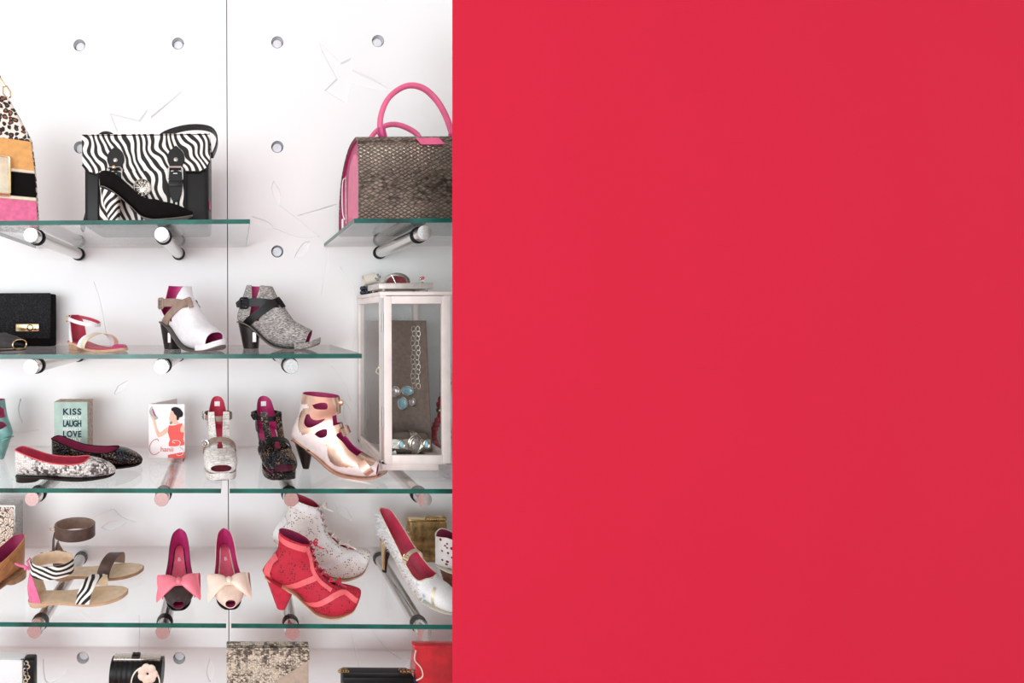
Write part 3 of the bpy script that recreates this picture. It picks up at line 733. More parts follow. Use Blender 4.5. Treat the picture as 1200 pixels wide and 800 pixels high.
tstrap(254.0, .117, -85, 'white ribbed snakeskin T-strap sandal facing front with silver ring buckle', M['snakeribbed'], M['winelin'], M['redlin'], M['taupe'], M['chrome'], M['heelblack'])
tstrap(307.5, .117, -79, 'black glitter T-strap sandal facing front with dark ring buckle', M['glitdark'], M['winelin'], M['pinklin'], M['blackleather'], M['heelblack'], M['heelblack'])

# ------------------------------------------------------------------ ballet flats
def flat(u, t, rot, label, body, lin_, piping):
    T = Thing('ballet_flat', label, 'shoe', place(u, 3, t), rot, 1.0, 'ballet flats')
    rows = [(0, .016, .078, .0002, 80), (.004, .0145, .079, .014, 80), (.014, .0135, .078, .025, 80), (.04, .012, .067, .0295, 80), (.08, .010, .052, .031, 80), (.12, .006, .045, .035, 79), (.155, .0035, .044, .038, 70), (.175, .003, .047, .038, 42), (.186, .003, .050, .037, 0), (.205, .0035, .046, .033, 0), (.228, .0045, .036, .025, 0), (.243, .007, .026, .014, 0), (.249, .011, .019, .004, 0)]
    mb = shell(fb(rows), 5, 30, 2.3)
    solid_shell(T, 'upper', mb, [body, lin_], .0018)
    ed = [r[0] for r in mb.rings]; ed2 = [r[-1] for r in mb.rings]
    k = next(i for i in range(4, len(ed)) if (ed[i] - ed2[i]).length < .001)
    T.part('topline_piping', MB().tube(ed2[1:k][::-1] + ed[1:k], .0016, 6, loop=True), piping)
    T.part('sole', sole([(.004, .0145, .014), (.014, .0135, .023), (.04, .012, .027), (.08, .010, .028), (.12, .006, .033), (.155, .0035, .036), (.19, .0035, .034), (.228, .005, .023), (.243, .0075, .012), (.248, .010, .003)], .003, up=.001), M['heelblack'])
    T.part('heel', heel(((.002, .0135), (.062, .010)), (.003, .060), .0265, .0255), M['heelblack'])
    return T
flat(17.5, .325, 8, 'white and grey snakeskin ballet flat with coral lining', M['snakewhite'], M['redlin'], M['salmon'])
flat(60.5, .215, 3, 'black glitter ballet flat behind the snakeskin one', M['glitdark'], M['winelin'], M['blacksuede'])

# ------------------------------------------------------------------ bow pumps seen from the front
def bow_pump(u, t, rot, label, body, lin_, side_lin, bow, trim):
    T = Thing('bow_pump', label, 'shoe', place(u, 4, t), rot, 1.0, 'peep-toe pumps with bows')
    rows = [(-.004, .060, .116, .0002, 80), (.004, .060, .114, .0105, 80), (.02, .059, .109, .0205, 80), (.05, .049, .092, .0275, 80), (.085, .026, .063, .0315, 80), (.115, .0075, .046, .037, 78), (.140, .003, .042, .040, 70), (.153, .0025, .046, .0405, 40), (.162, .0025, .048, .040, 0), (.18, .003, .043, .0345, 0), (.197, .005, .034, .0225, 0), (.205, .007, .029, .0135, 0)]
    mb = shell(fb(rows), 5, 32, 2.2)
    solid_shell(T, 'upper', mb, [body, side_lin], .0018)
    T.part('insole', sole([(.006, .0695, .004), (.014, .069, .0085), (.03, .067, .0115), (.06, .053, .0145), (.09, .033, .0195), (.12, .0165, .0255), (.15, .012, .029), (.18, .012, .022)], .001), lin_)
    T.part('insole_trim', sole([(.004, .0692, .007), (.012, .0687, .0115), (.03, .0667, .0145), (.06, .0527, .0178), (.09, .0327, .0232), (.12, .0162, .0295), (.15, .0117, .033), (.18, .011, .025)], .001), trim)
    T.part('sole', sole([(.003, .0605, .01), (.02, .0595, .021), (.05, .0495, .024), (.085, .0265, .027), (.115, .008, .030), (.14, .0035, .033), (.165, .003, .032), (.185, .0035, .0255), (.2, .005, .015), (.206, .007, .006)], .003), M['heelblack'])
    T.part('heel', heel(((.001, .0595), (.05, .048)), (.012, .03), .022, .0095, bend=.8), body)
    txt(T, 'insole_mark', 'B', .016, M['white'], Matrix.Translation((.058, .0, .0552)) @ Matrix.Rotation(R(25), 4, 'Y') @ Matrix.Rotation(R(90), 4, 'Z'), .0002)
    T.part('bow_band', MB().strap([(.163, .041 * math.sin(R(a)), .010 + .0415 * math.cos(R(a)) ** .8 if math.cos(R(a)) > 0 else .01) for a in range(-84, 85, 12)], [(.15, math.sin(R(a)), math.cos(R(a)) + .2) for a in range(-84, 85, 12)], .026, .003), bow)
    for sg in (-1, 1):
        rings = []
        for i in range(13):
            s = i / 12; y = sg * (.004 + .050 * s); hw = .010 + .014 * s ** .8; zc = .054 - .014 * s ** 1.6; puff = .010 * math.sin(PI * min(1, s * 1.1)) ** .7 + .0015
            ring = []
            for j in range(18):
                a = 2 * PI * j / 18; fold = 1 + .18 * math.sin(3 * a + s * 2) * s
                ring.append((.163 + hw * math.cos(a) + .004 * s, y + .003 * math.sin(a * 2) * s, zc + puff * fold * math.sin(a) - .022 * s * math.cos(a)))
            rings.append(ring)
        w = T.part('bow_loop', MB().loft(rings, True, (True, True)), bow, sharp=60)
    T.part('bow_knot', MB().ball((.163, 0, .055), .012, .0085, .0075), bow)
    return T
def txt(T, name, s, size, mat, Mx, ext=.0006, parent=None, bold=0, align='CENTER', sx=1.0, space=1.0):
    cu = bpy.data.curves.new(name, 'FONT'); cu.body = s; cu.size = size; cu.extrude = ext; cu.align_x = align; cu.align_y = 'CENTER'; cu.offset = bold; cu.space_character = space; cu.resolution_u = 4
    o = bpy.data.objects.new(name, cu); COL.objects.link(o); dg = bpy.context.evaluated_depsgraph_get(); dg.update()
    me = bpy.data.meshes.new_from_object(o.evaluated_get(dg)); bpy.data.objects.remove(o); bpy.data.curves.remove(cu)
    me.transform(Mx @ Matrix.Diagonal((sx, 1, 1, 1))); me.materials.clear(); me.materials.append(mat)
    o = bpy.data.objects.new(name, me); COL.objects.link(o); o.parent = parent or (T.e if T else None)
    return o
bow_pump(209.5, .135, -84, 'charcoal peep-toe pump with pink satin bow', M['darkpump'], M['roselin'], M['pinklin'], M['pinkbow'], M['heelblack'])
bow_pump(261.5, .13, -84, 'nude satin peep-toe pump with cream bow', M['nude'], M['roselin'], M['pinklin'], M['creambow'], M['goldsat'])
# ------------------------------------------------------------------ white ankle-strap sandal, second shelf
T = Thing('ankle_strap_sandal', 'small white ankle-strap sandal with pink footbed and tan heel', 'shoe', place(84.5, 2, .2), -33)
T.part('sole', sole([(.0, .022, .010), (.008, .022, .023), (.04, .019, .026), (.08, .010, .028), (.12, .006, .036), (.16, .006, .038), (.19, .008, .028), (.207, .011, .010), (.21, .012, .003)], .006), M['soletan'])
T.part('footbed', sole([(.002, .0225, .010), (.009, .0225, .0215), (.04, .0195, .0245), (.08, .0105, .026), (.12, .0065, .034), (.16, .0065, .036), (.19, .0085, .026), (.205, .0115, .009)], 0, up=.0025), M['redlin'])
T.part('heel', heel(((.001, .0165), (.062, .0105)), (.003, .056), .0255, .0245), M['heeltan'])
cs = [(.08, .020, 0, .0215, .0265, 98), (.078, .045, -.001, .046, .0265, 104), (.074, .066, .002, .068, .0265, 112), (.07, .083, .005, .086, .027, 128), (.068, .094, .008, .097, .026, 150)]
cm = shell(cs, 5, 24, 2.1); solid_shell(T, 'heel_counter', cm, [M['whiteleather'], M['redlin']], .0015)
T.part('ankle_strap', loop_band(.052, .080, .050, .036, .0095, .0016, tilt=-14), [M['whiteleather']])
T.part('ankle_strap_lining', loop_band(.052, .080, .0495, .0355, .0085, -.0014, tilt=-14), M['redlin'])
T.part('buckle', buckle(MB(), (.022, -.034, .085), .009, .014, .0012, (-.4, -1, 0)), M['gold'])
for i, (xb, lean, mt) in enumerate(((.098, .02, 'whiteleather'), (.113, .022, 'goldsat'))):
    pts, nr = [], []
    for j in range(19):
        a = R(-92 + 184 * j / 18); pts.append((xb + lean * math.sin(a) + .012 * math.cos(a), .037 * math.sin(a), .010 + .036 * max(0, math.cos(a)) ** .8)); nr.append((.1, math.sin(a), math.cos(a) + .1))
    T.part('toe_strap', MB().strap(pts, nr, .0165, .0018), M[mt])
tb = shell([(.188, .020, .190, .007, .026, 0), (.198, .018, .199, .009, .018, 0), (.207, .016, .208, .011, .006, 0)], 4, 20)
solid_shell(T, 'toe_guard', tb, [M['magleather'], M['pinklin']], .001)

# ------------------------------------------------------------------ black peep-toe shoe cropped by the left edge, second shelf
def simple_pump(T, rows, body, lin_, piping=None, peep=False, th=.0018, sol=None, up=.0, solth=.003, ex=2.3):
    mb = shell(fb(rows), 5, 30, ex); solid_shell(T, 'upper', mb, [body, lin_], th)
    if piping:
        ed = [r[0] for r in mb.rings]; ed2 = [r[-1] for r in mb.rings]
        k = next(i for i in range(len(ed)) if (ed[i] - ed2[i]).length < .001 * (1 if T.k == 1 else 1 / T.k) and i > 3)
        T.part('topline_piping', MB().tube(ed2[1:k][::-1] + ed[1:k], .0016 / T.k, 6, loop=True), piping)
    T.part('sole', sole([(x, zb, w * .88) for x, zb, zr, w, op in rows], solth / T.k, up=up), sol or M['heelblack'])
    return mb
T = Thing('peep_toe_shoe', 'black peep-toe shoe with pale gold toe rim in front of black clutch', 'shoe', place(-44, 2, .2), -22)
rows = [(-.003, .028, .070, .0002, 80), (.005, .028, .070, .014, 80), (.02, .027, .068, .023, 80), (.06, .021, .055, .028, 80), (.1, .011, .046, .034, 78), (.135, .005, .046, .039, 50), (.15, .004, .048, .040, 0), (.18, .004, .042, .036, 0), (.2, .005, .036, .030, 0), (.215, .006, .031, .0225, 0)]
pm = simple_pump(T, rows, M['charcoalsuede'], M['blackleather'])
T.part('heel', heel(((.0, .026), (.06, .019)), (.003, .05), .025, .022), M['heelblack'])
ring = pm.rings[-1]
T.part('toe_rim', MB().tube([p for p in ring[:-1]], .0017, 6, loop=True), M['gold'])
T.part('insole', sole([(.15, .0065, .03), (.2, .008, .024), (.214, .009, .017)], .001), M['beige'])

# ------------------------------------------------------------------ flat ankle-cuff sandals, fourth shelf
def flat_sandal(u, t, rot, label, foot, edge, counter, cuff, cufflin, toem, toelin, tie, zc, crx):
    T = Thing('ankle_cuff_sandal', label, 'shoe', place(u, 4, t), rot, 1.0, 'flat ankle-cuff sandals')
    ln = [(.0, .014, .010), (.008, .014, .022), (.035, .013, .028), (.08, .010, .027), (.12, .007, .033), (.16, .006, .040), (.2, .007, .038), (.232, .009, .026), (.248, .011, .010), (.251, .0115, .003)]
    T.part('sole', sole(ln, .0065), edge)
    T.part('heel', heel(((.001, .0075), (.06, .006)), (.002, .058), .0265, .0262), edge)
    T.part('footbed', sole([(x + (.003 if x < .1 else -.003), z, w * .94) for x, z, w in ln], 0, up=.0012), foot)
    cs = [(.075, .013, 0, .0145, .029, 92), (.073, .04, -.003, .04, .0285, 100), (.07, .065, -.001, .066, .027, 116), (.066, .084, .004, .086, .025, 140), (.062, .098, .008, .1, .023, 160)]
    solid_shell(T, 'heel_counter', shell(cs, 5, 24, 2.1), [counter, cufflin], .0016)
    cf = T.part('ankle_cuff', loop_band(.058, zc, crx, crx * .78, .033, .0018, tilt=-3, flare=-.12), cuff)
    T.part('cuff_lining', loop_band(.058, zc, crx - .0003, crx * .78 - .0003, .0325, -.0014, tilt=-3, flare=-.12), cufflin, cf)
    pts, nr = [], []
    for j in range(19):
        a = R(-94 + 188 * j / 18); pts.append((.158 + .018 * math.sin(a) + .006 * math.cos(a), .0405 * math.sin(a), .009 + .043 * max(0, math.cos(a)) ** .75)); nr.append((.05, math.sin(a), math.cos(a) + .1))
    st = T.part('toe_strap', MB().strap(pts, nr, .034, .0018), toem)
    T.part('strap_lining', MB().strap(pts, [tuple(-c for c in v) for v in nr], .0335, .0012), toelin, st)
    tie(T)
    return T
def tie_pink(T):
    a = MB(); a.tube([(.004, -.004, .088), (-.008, -.006, .098), (-.02, -.004, .100), (-.032, -.006, .108)], [.003, .0036, .003, .0025], 7); a.tube([(.004, -.004, .092), (-.006, .004, .106), (.0, .012, .11)], .0026, 7); a.ball((-.006, -.005, .093), .0052)
    T.part('tie', a, M['pinksuede'])
def tie_ring(T):
    T.part('back_strap', MB().strap([(.0, 0, .06), (-.001, 0, .085), (.0, 0, .11), (.004, 0, .13)], [(-1, 0, 0)] * 4, .022, .002), M['brownleather'])
    T.part('ring', MB().torus((-.002, -.008, .142), .006, .0013, 'Y', 16, 6), M['gold'])
flat_sandal(62.5, .185, 8, 'flat sandal with dark brown ankle cuff behind the pink-heeled one', M['beige'], M['heeltan'], M['brownleather'], M['brownleather'], M['taupe'], M['brownleather'], M['taupe'], tie_ring, .132, .054)
flat_sandal(33, .305, 9, 'flat sandal with pink suede heel and zebra-print cuff and strap', M['beige'], M['soletan'], M['pinksuede'], M['zebra2'], M['beige'], M['zebra3'], M['beige'], tie_pink, .094, .052)

# ------------------------------------------------------------------ tan lace shoe cropped by the left edge
T = Thing('derby_shoe', 'tan leather derby shoe with wine lining, cropped by the left edge', 'shoe', place(27, 4, .17), 238)
rows = [(-.002, .024, .114, .0002, 80), (.006, .024, .114, .015, 80), (.02, .023, .110, .025, 80), (.05, .018, .094, .030, 80), (.085, .012, .08, .032, 66), (.11, .008, .078, .034, 30), (.12, .007, .076, .035, 0), (.15, .005, .062, .039, 0), (.19, .004, .05, .039, 0), (.22, .005, .042, .033, 0), (.245, .008, .032, .018, 0), (.252, .012, .022, .004, 0)]
dm = simple_pump(T, rows, M['tan'], M['winelin'], solth=.004, sol=M['heeltan'])
T.part('heel', heel(((-.002, .021), (.06, .013)), (-.001, .058), .0285, .028), M['heeltan'])
dd = Drape(dm)
fl = MB(); dd.strap(fl, [(.055, .07), (.08, .052), (.105, .045), (.125, .052)], .03, .002, 1, .0004); qp = T.part('quarter_panel', fl, M['tan'])
for x, z in ((.092, .06), (.105, .052), (.118, .046)):
    p, n = dd.hit(x, z, 1, .002)
    T.part('eyelet', MB().torus(p, .0032, .001, 'Y', 12, 6), M['silver'], qp)

# ------------------------------------------------------------------ white fur mary jane
T = Thing('mary_jane_pump', 'white fur mary jane high heel with gold straps and crimson lining', 'shoe', place(446.5, 4, .14), -60)
rows = [(-.006, .100, .179, .0002, 80), (.003, .101, .178, .0125, 80), (.018, .100, .172, .0225, 80), (.05, .083, .141, .0275, 80), (.085, .05, .103, .0305, 80), (.115, .022, .074, .0345, 79), (.14, .007, .058, .0385, 76), (.158, .004, .055, .0405, 55), (.17, .0035, .058, .041, 0), (.195, .0035, .055, .039, 0), (.217, .004, .046, .031, 0), (.232, .006, .034, .018, 0), (.238, .010, .022, .004, 0)]
mm = simple_pump(T, rows, M['fur'], M['redlin'], M['goldsat'], sol=M['cream'], solth=.0016)
T.part('insole', sole([(.006, .109, .008), (.014, .109, .0165), (.03, .104, .0195), (.06, .081, .0185), (.09, .053, .0215), (.12, .027, .0265), (.15, .014, .031), (.18, .013, .025)], .001), M['roselin'])
T.part('heel', heel(((-.001, .1), (.042, .089)), (.004, .014), .020, .005, bend=1.4), M['gold'])
hm = heel(((.018, .094), (.044, .087)), (.012, .016), .0185, .0042, bend=1.4); T.part('heel_breast', hm, M['heelblack'])
T.part('heel_tip', MB().lathe([(.0062, .0), (.0062, .006)], 14, o=(.009, 0, 0)), M['heelblack'])
dr = Drape(mm)
pts, nr = [], []
for j in range(17):
    a = R(-90 + 180 * j / 16); pts.append((.108 + .004 * math.cos(a), .0335 * math.sin(a), .074 + .030 * max(0, math.cos(a)) ** .9)); nr.append((.2, math.sin(a), math.cos(a) + .1))
st = T.part('instep_strap', MB().strap(pts, nr, .0105, .0018), M['goldsat'])
T.part('buckle', buckle(MB(), Vector(pts[3]) + Vector((.001, -.003, .002)), .015, .014, .0012, (0, -1, .5)), M['gold'], st)
for pts2, w, nm in (([(.198, .004), (.199, .02), (.197, .04), (.194, .052)], .007, 'gold_band'), ([(.036, .082), (.022, .1), (.008, .122)], .009, 'heel_band')):
    s = MB(); dr.strap(s, pts2, w, .001, -1, .0004); T.part(nm, s, M['goldsat'])
# tufts of fur: a pelt of short tapering hairs on the upper
fr = MB(); random.seed(3)
for i in range(2600):
    x = random.uniform(.0, .165); z = random.uniform(.01, .17); sd = random.choice((-1, -1, 1))
    p, n, _, _ = dr.t.ray_cast(Vector((x, sd * .3, z)), Vector((0, -sd, 0)))
    if p is None: continue
    if n.y * sd < 0: n = -n
    d = (n + Vector((random.uniform(-.9, .9), random.uniform(-.4, .4), random.uniform(-.9, .6)))).normalized() * random.uniform(.008, .014) * (1.5 if x < .06 else 1); b = d.cross(Vector((random.random(), .3, random.random()))).normalized() * .0010
    fr.add([p - b, p + b, p + d], [[0, 1, 2]])
o = T.part('fur_pile', fr, M['fur']); o['kind'] = 'stuff'
for x, z in ((.016, .142), (.006, .13), (.05, .1), (.032, .098), (.178, .03), (.182, .018)):
    p, n = dr.hit(x, z, -1, .006); T.part('sequin', MB().lathe([(.0001, 0), (.0038, 0), (.0036, .0008)], 12).xf(Matrix.Translation(p) @ n.to_track_quat('Z', 'Y').to_matrix().to_4x4()), M['sky'])

# ------------------------------------------------------------------ black pump leaning in front of the satchel, top shelf
T = Thing('stiletto_pump', 'black suede pointed pump with zebra heel in front of zebra satchel', 'shoe', place(118, 1, .335), -4, kk(.335))
rows = [(-.5, 43, 57, .1, 80), (2, 43, 58.5, 6.5, 80), (9, 41, 59, 11, 80), (22, 33, 55, 12.5, 80), (40, 17, 39.5, 13, 80), (52, 6, 28.5, 15, 79), (64, 1.6, 23.5, 17, 74), (72, 1.2, 23.5, 17, 40), (77, 1.5, 23.5, 16.5, 0), (90, 3, 20.5, 13, 0), (102, 5.5, 15.5, 7.5, 0), (110, 8, 11.5, 1.5, 0)]
simple_pump(T, rows, M['blacksuede'], M['blackleather'], sol=M['solegrey'], solth=.002)
T.part('heel', heel(((.5, 42), (24, 31)), (11, 23), 10, 5, bend=.5), M['zebra3'])

# ------------------------------------------------------------------ white spotted wedge at the right edge
T = Thing('cutout_wedge_shoe', 'white shoe with red-lined cut-outs and brown heel beside the gold clutch', 'shoe', place(512, 4, .215), -10)
rows = [(-.006, .056, .132, .0002, 80), (.002, .055, .138, .018, 80), (.02, .052, .142, .031, 80), (.05, .046, .13, .034, 80), (.09, .03, .095, .034, 78), (.12, .018, .088, .036, 50), (.135, .013, .086, .037, 0), (.17, .008, .064, .038, 0), (.2, .008, .048, .034, 0), (.225, .01, .03, .016, 0)]
simple_pump(T, rows, M['whitespot'], M['winelin'], M['cream'], sol=M['cream'])
T.part('heel', heel(((.004, .05), (.085, .03)), (.018, .07), .027, .02), M['brownsuede'])
# ------------------------------------------------------------------ leopard tote, top shelf
T = Thing('leopard_tote', 'leopard print tote with orange, black and pink bands, cropped at left', 'bag', place(47, 1, .275), 24, kk(.275))
pl = [(0, 0), (-2, 40), (-4, 72), (-8, 104), (-12, 112), (-33, 151), (-78, 151), (-98, 112), (-104, 100), (-108, 0)]
T.part('body', MB().prism(pl, 0, 40), M['leopard'], bevel=4, sharp=50)
T.part('lining', MB().prism([(-34, 150), (-77, 150), (-77, 152.5), (-34, 152.5)], 6, 34), M['steel'])
def bandp(z0, z1, y, nm, m):
    ex_ = lambda z: -z * .055 if z < 72 else -4 - (z - 72) * .125
    T.part(nm, MB().prism([(ex_(z0) - 1.5, z0), (ex_(z1) - 1.5, z1), (-104, z1), (-106, z0)], y, 1), m, bevel=.8)
bandp(1, 32, -1.6, 'pink_band', M['pinksuede']); bandp(35.5, 64, -1.4, 'black_band', M['blacksuede']); bandp(67, 101, -1.6, 'orange_band', M['orange'])
bandp(31.5, 36, -2.2, 'gold_piping', M['goldsat']); bandp(63.5, 67.5, -2.2, 'gold_piping', M['goldsat'])
bk = T.part('buckle_plate', MB().box(-75, -31, -6, -1.5, 34, 81, 2), M['goldsat'], sharp=60)
T.part('buckle_rim', MB().tube([(-73, -6, 36), (-33, -6, 36), (-31.5, -6, 38), (-31.5, -6, 77), (-33, -6, 79), (-73, -6, 79)], 1.5, 8, loop=True), M['gold'], bk)
ch = MB().tube([(-34, 12, 152), (-31, 12, 155), (-31, 12, 161), (-35, 12, 167), (-39, 12, 165), (-39, 12, 158)], 1.1, 6, loop=True); ch.tube([(-37, 12, 166), (-41, 12, 172), (-44, 12, 177)], [1.6, 2.2, 1.4], 8)
T.part('clasp', ch, M['gold'])
T.part('shoulder_strap', MB().tube(cr([(-43, 12, 175), (-50, 12, 187), (-62, 12, 196), (-80, 12, 185), (-88, 12, 152)], 6), 2.4, 8), M['blackleather'])

# ------------------------------------------------------------------ zebra satchel, top shelf
T = Thing('zebra_satchel', 'black leather satchel with zebra print flap and silver buckle', 'bag', place(171.5, 1, .285), 0, kk(.285))
T.part('body', MB().box(-73.5, 74, 0, 74, 0, 106, 6, seg=3), M['blackleather'])
fl = [(-75, 109), (75.5, 109), (75.5, 76), (72, 68), (64, 64), (20, 65), (-20, 64.5), (-58, 62), (-68, 65), (-74, 73)]
fm = MB().prism(fl, -2.4, 0); fm.box(-75, 75.5, -2.4, 76, 106, 109, 1)
flap = T.part('flap', fm, M['zebra'], bevel=.7)
T.part('flap_edge', MB().tube([(x, -2.4, z) for x, z in fl[2:]], 1.0, 6), M['blackleather'], flap)
T.part('front_pocket', MB().box(-54, 47, -7, .5, 3, 65, 2), M['zebra'])
T.part('pocket_edge', MB().tube([(-54, -7, 62), (-54, -7, 8), (-50, -7, 4), (43, -7, 4), (47, -7, 8), (47, -7, 62)], 1.2, 6), M['blackleather'])
for x in (-34.5, 36):
    st = T.part('buckle_strap', MB().prism(blob([(x, 94.5), (x + 8, 87), (x + 10, 78), (x + 7, 69), (x + 7.5, 58), (x - 7.5, 58), (x - 7, 69), (x - 10, 78), (x - 8, 87)], 3), -4.6, -2.2), M['blackleather'], bevel=.6)
    T.part('rivet', MB().ball((x, -4.8, 77.5), 3, 1.6, 3), M['silver'], st)
    T.part('buckle', buckle(MB(), (x, -8.5, 60), 16, 15.5, 1.15, (0, -1, 0)), M['chrome'], st)
    T.part('strap_loop', MB().box(x - 8, x + 8, -11, -6, 45, 52, 1), M['blackleather'], st)
    T.part('strap_end', MB().prism(blob([(x - 7, 62), (x + 7, 62), (x + 7.5, 40), (x + 4, 30), (x, 27.5), (x - 4, 30), (x - 7.5, 40)], 3), -10, -7.2), M['blackleather'], st, bevel=.6)
T.part('rivet', MB().ball((-34.5, -12, 67), 2.4, 1.6, 2.4), M['gold'])
br = MB().torus((-2.5, -9, 44), 9.6, .9, 'Y', 28, 6)
for a in range(0, 360, 30):
    c, s_ = math.cos(R(a)), math.sin(R(a)); r2 = 4 + 3 * ((a // 30) % 2)
    br.tube([(-2.5, -9, 38), (-2.5 + r2 * .5 * c, -9.6, 44 + r2 * .5 * s_), (-2.5 + 9.3 * c, -9, 44 + 9.3 * s_)], .75, 5); br.ball((-2.5 + 6.3 * c, -9.4, 44 + 6.3 * s_), 1.7, .8, 1.7, 6)
br.prism(blob([(2, 37), (6.5, 42), (5, 50), (1, 47), (0, 41)], 3), -9.8, -8.6)
T.part('brooch', br, M['silver'])
sp = cr([(8, 30, 112), (20, 30, 121), (42, 30, 127.5), (62, 30, 128.5), (76, 30, 125), (82, 30, 116), (81, 30, 105), (76.5, 30, 94)], 5)
nn = []
for i, p in enumerate(sp):
    a, b = sp[max(i - 1, 0)], sp[min(i + 1, len(sp) - 1)]; nn.append(Vector((-(b[2] - a[2]), 0, b[0] - a[0])).normalized())
T.part('shoulder_strap', MB().strap(sp, nn, 15, 1.6), M['blackleather'])
T.part('shoulder_strap', MB().strap(cr([(-66, 30, 112), (-58, 30, 120), (-48, 30, 120), (-40, 30, 113)], 4), [(0, 0, 1)] * 13, 15, 1.6), M['blackleather'])
T.part('side_strap', MB().strap(cr([(-74.5, 30, 60), (-76, 30, 35), (-79, 26, 14), (-82, 22, .8)], 4), [(-1, 0, .1)] * 13, 10, 1.6), M['blackleather'])
T.part('side_buckle', buckle(MB(), (-81, 21, 9), 8, 7, .8, (-.6, -1, 0)), M['heelblack'])
T.part('side_tag', MB().box(74, 75.4, 6, 12, 22, 32, .3), M['magleather'])

# ------------------------------------------------------------------ python bag, top right shelf
T = Thing('python_handbag', 'bronze python handbag with pink handles and pink gusset', 'bag', place(420.5, 1, .345), 0, kk(.345))
prof = [(0, 0), (-1, 25), (-1, 50), (0, 76), (3, 94), (9, 102), (24, 104), (45, 102), (66, 93), (84, 78), (95, 59), (101, 35), (103, 0)]
pf = cr(prof, 4)
outer = [[(x, d, z) for d, z in pf] for x in (0, 60, 120, 170)]
inner = [[(x, d + (1.4 if d < 50 else -1.4), max(z - 1.4, 1)) for d, z in pf] for x in (0, 60, 120, 170)]
m = MB(); nr_ = len(pf)
m.loft([[*a, *b[::-1]] for a, b in zip(outer, inner)], True, (True, True))
T.part('python_wrap', m, M['python'], sharp=50)
def endpoly(x, sc_, off=0): return [(x, 51 + (d - 51) * sc_, z * sc_ + off) for d, z in pf]
g = MB(); e1_, e2_ = endpoly(3.5, .975, 1), endpoly(166, .975, 1)
g.loft([e1_, e2_], True, (True, True)); gs = T.part('gusset', g, M['magleather'], sharp=50)
T.part('gusset_piping', MB().tube([(2.5, 51 + (d - 51) * .97, z * .97 + 1) for d, z in pf], 1.7, 7), M['winelin'], gs)
pk = [(6, 6), (5, 40), (8, 70), (16, 84), (30, 86), (46, 78), (54, 60), (56, 30), (54, 6)]
T.part('end_pocket', MB().loft([[(x, d, z) for d, z in blob(pk, 3)] for x in (3.8, 1.6)], True, (True, True)), M['pinkleather'], gs, bevel=.8)
zp = T.part('zip', MB().tube([(1.6, 66, 72), (1.0, 64, 60), (1.0, 63, 30), (1.2, 62, 10)], .9, 6), M['silver'], gs)
T.part('base', MB().box(1, 168, 2, 101, 0, 1.6, .4), M['blackleather'])
h1 = [(35, 18, 97), (34, 16, 104), (30, 14, 114), (31, 13, 130), (38, 12, 147), (51, 12, 159), (66, 12, 164), (82, 12, 159.5), (97, 13, 146), (108, 14, 128), (116, 16, 108), (118, 18, 97)]
hd = T.part('handle', MB().tube(cr(h1, 4), 3.4, 10), M['pinkleather'])
T.part('handle_wrap', MB().tube([(31, 14, 115), (32, 15, 109), (35.5, 17, 102.5)], [4.6, 5.2, 4.4], 10), M['magleather'], hd)
T.part('handle_wrap', MB().tube([(117, 16, 108), (118, 18, 100)], [4.8, 4.6], 10), M['magleather'], hd)
T.part('handle', MB().tube(cr([(26, 72, 86), (33, 71, 118), (44, 70, 134), (62, 70, 141.5), (82, 70, 137), (100, 71, 123), (112, 72, 86)], 5), 3.4, 10), M['pinkleather'])
T.part('brand_tag', MB().loft([[(68, 4.5, 98), (95, 4.5, 98), (101, 1.6, 89), (74, 1.6, 89)], [(68, 2.6, 98), (95, 2.6, 98), (101, -.6, 89), (74, -.6, 89)]], True, (True, True)), M['pinkleather'], bevel=.5)
tg = MB().tube(cr([(.5, 66, 70), (-3, 64, 66), (-4, 64, 50), (-4, 62, 24), (-2, 58, 14)], 4), .7, 5); tg.box(-4.6, -3.8, 58, 66, 2, 16, .2)
T.part('price_tag', tg, M['white'])

# ------------------------------------------------------------------ black clutch, second shelf
T = Thing('black_clutch', 'black embossed clutch with gold name plate against the wall', 'bag', place(60, 2, .07))
T.part('body', MB().box(-.26, 0, 0, .045, 0, .163, .004), M['blacksuede'])
T.part('flap', MB().prism([(-.259, .165), (-.001, .165), (.0005, .15), (-.001, .028), (-.004, .024), (-.256, .024), (-.259, .03)], -.004, .0), M['floralblack'], bevel=.0015)
pt = T.part('name_plate', MB().box(-.106, -.035, -.008, -.004, .047, .0695, .001), M['gold'])
tr = MB().torus((-.062, -.0085, .058), .0085, .0016, 'Y', 20, 6, 1, 1.05); tr.ball((-.046, -.0085, .054), .0022, .001, .003)
T.part('plate_ornament', tr, M['heelblack'], pt)

# ------------------------------------------------------------------ lantern and jewellery, third shelf
LT = .253
LP = place(446, 3, LT)
T = Thing('glass_lantern', 'blush wooden glass lantern case displaying jewellery', 'lantern', LP)
W_, DD, H_ = .186, .231, .478
fr = M['frame']
for x0 in (.0, W_ - .016):
    for y0 in (.0, DD - .016): T.part('corner_post', MB().box(x0, x0 + .016, y0, y0 + .016, .018, .470, .0012), fr)
T.part('lid', MB().box(-.003, W_ + .003, -.004, DD + .003, .468, H_, .002), fr)
T.part('base', MB().box(.0, W_, .0, DD, .018, .027, .001), fr)
T.part('plinth', MB().box(.006, .155, .006, DD - .02, .0, .018, .001), fr)
dd_ = T.part('door_frame', MB().box(.007, .027, -.008, .004, .023, .466, .0012).box(W_ - .026, W_ - .004, -.008, .004, .023, .466, .0012).box(.027, W_ - .026, -.008, .004, .4455, .466, .0012).box(.027, W_ - .026, -.008, .004, .023, .0445, .0012), fr)
T.part('pane', MB().box(.027, W_ - .026, -.003, -.001, .0445, .4455), M['pane'], dd_)
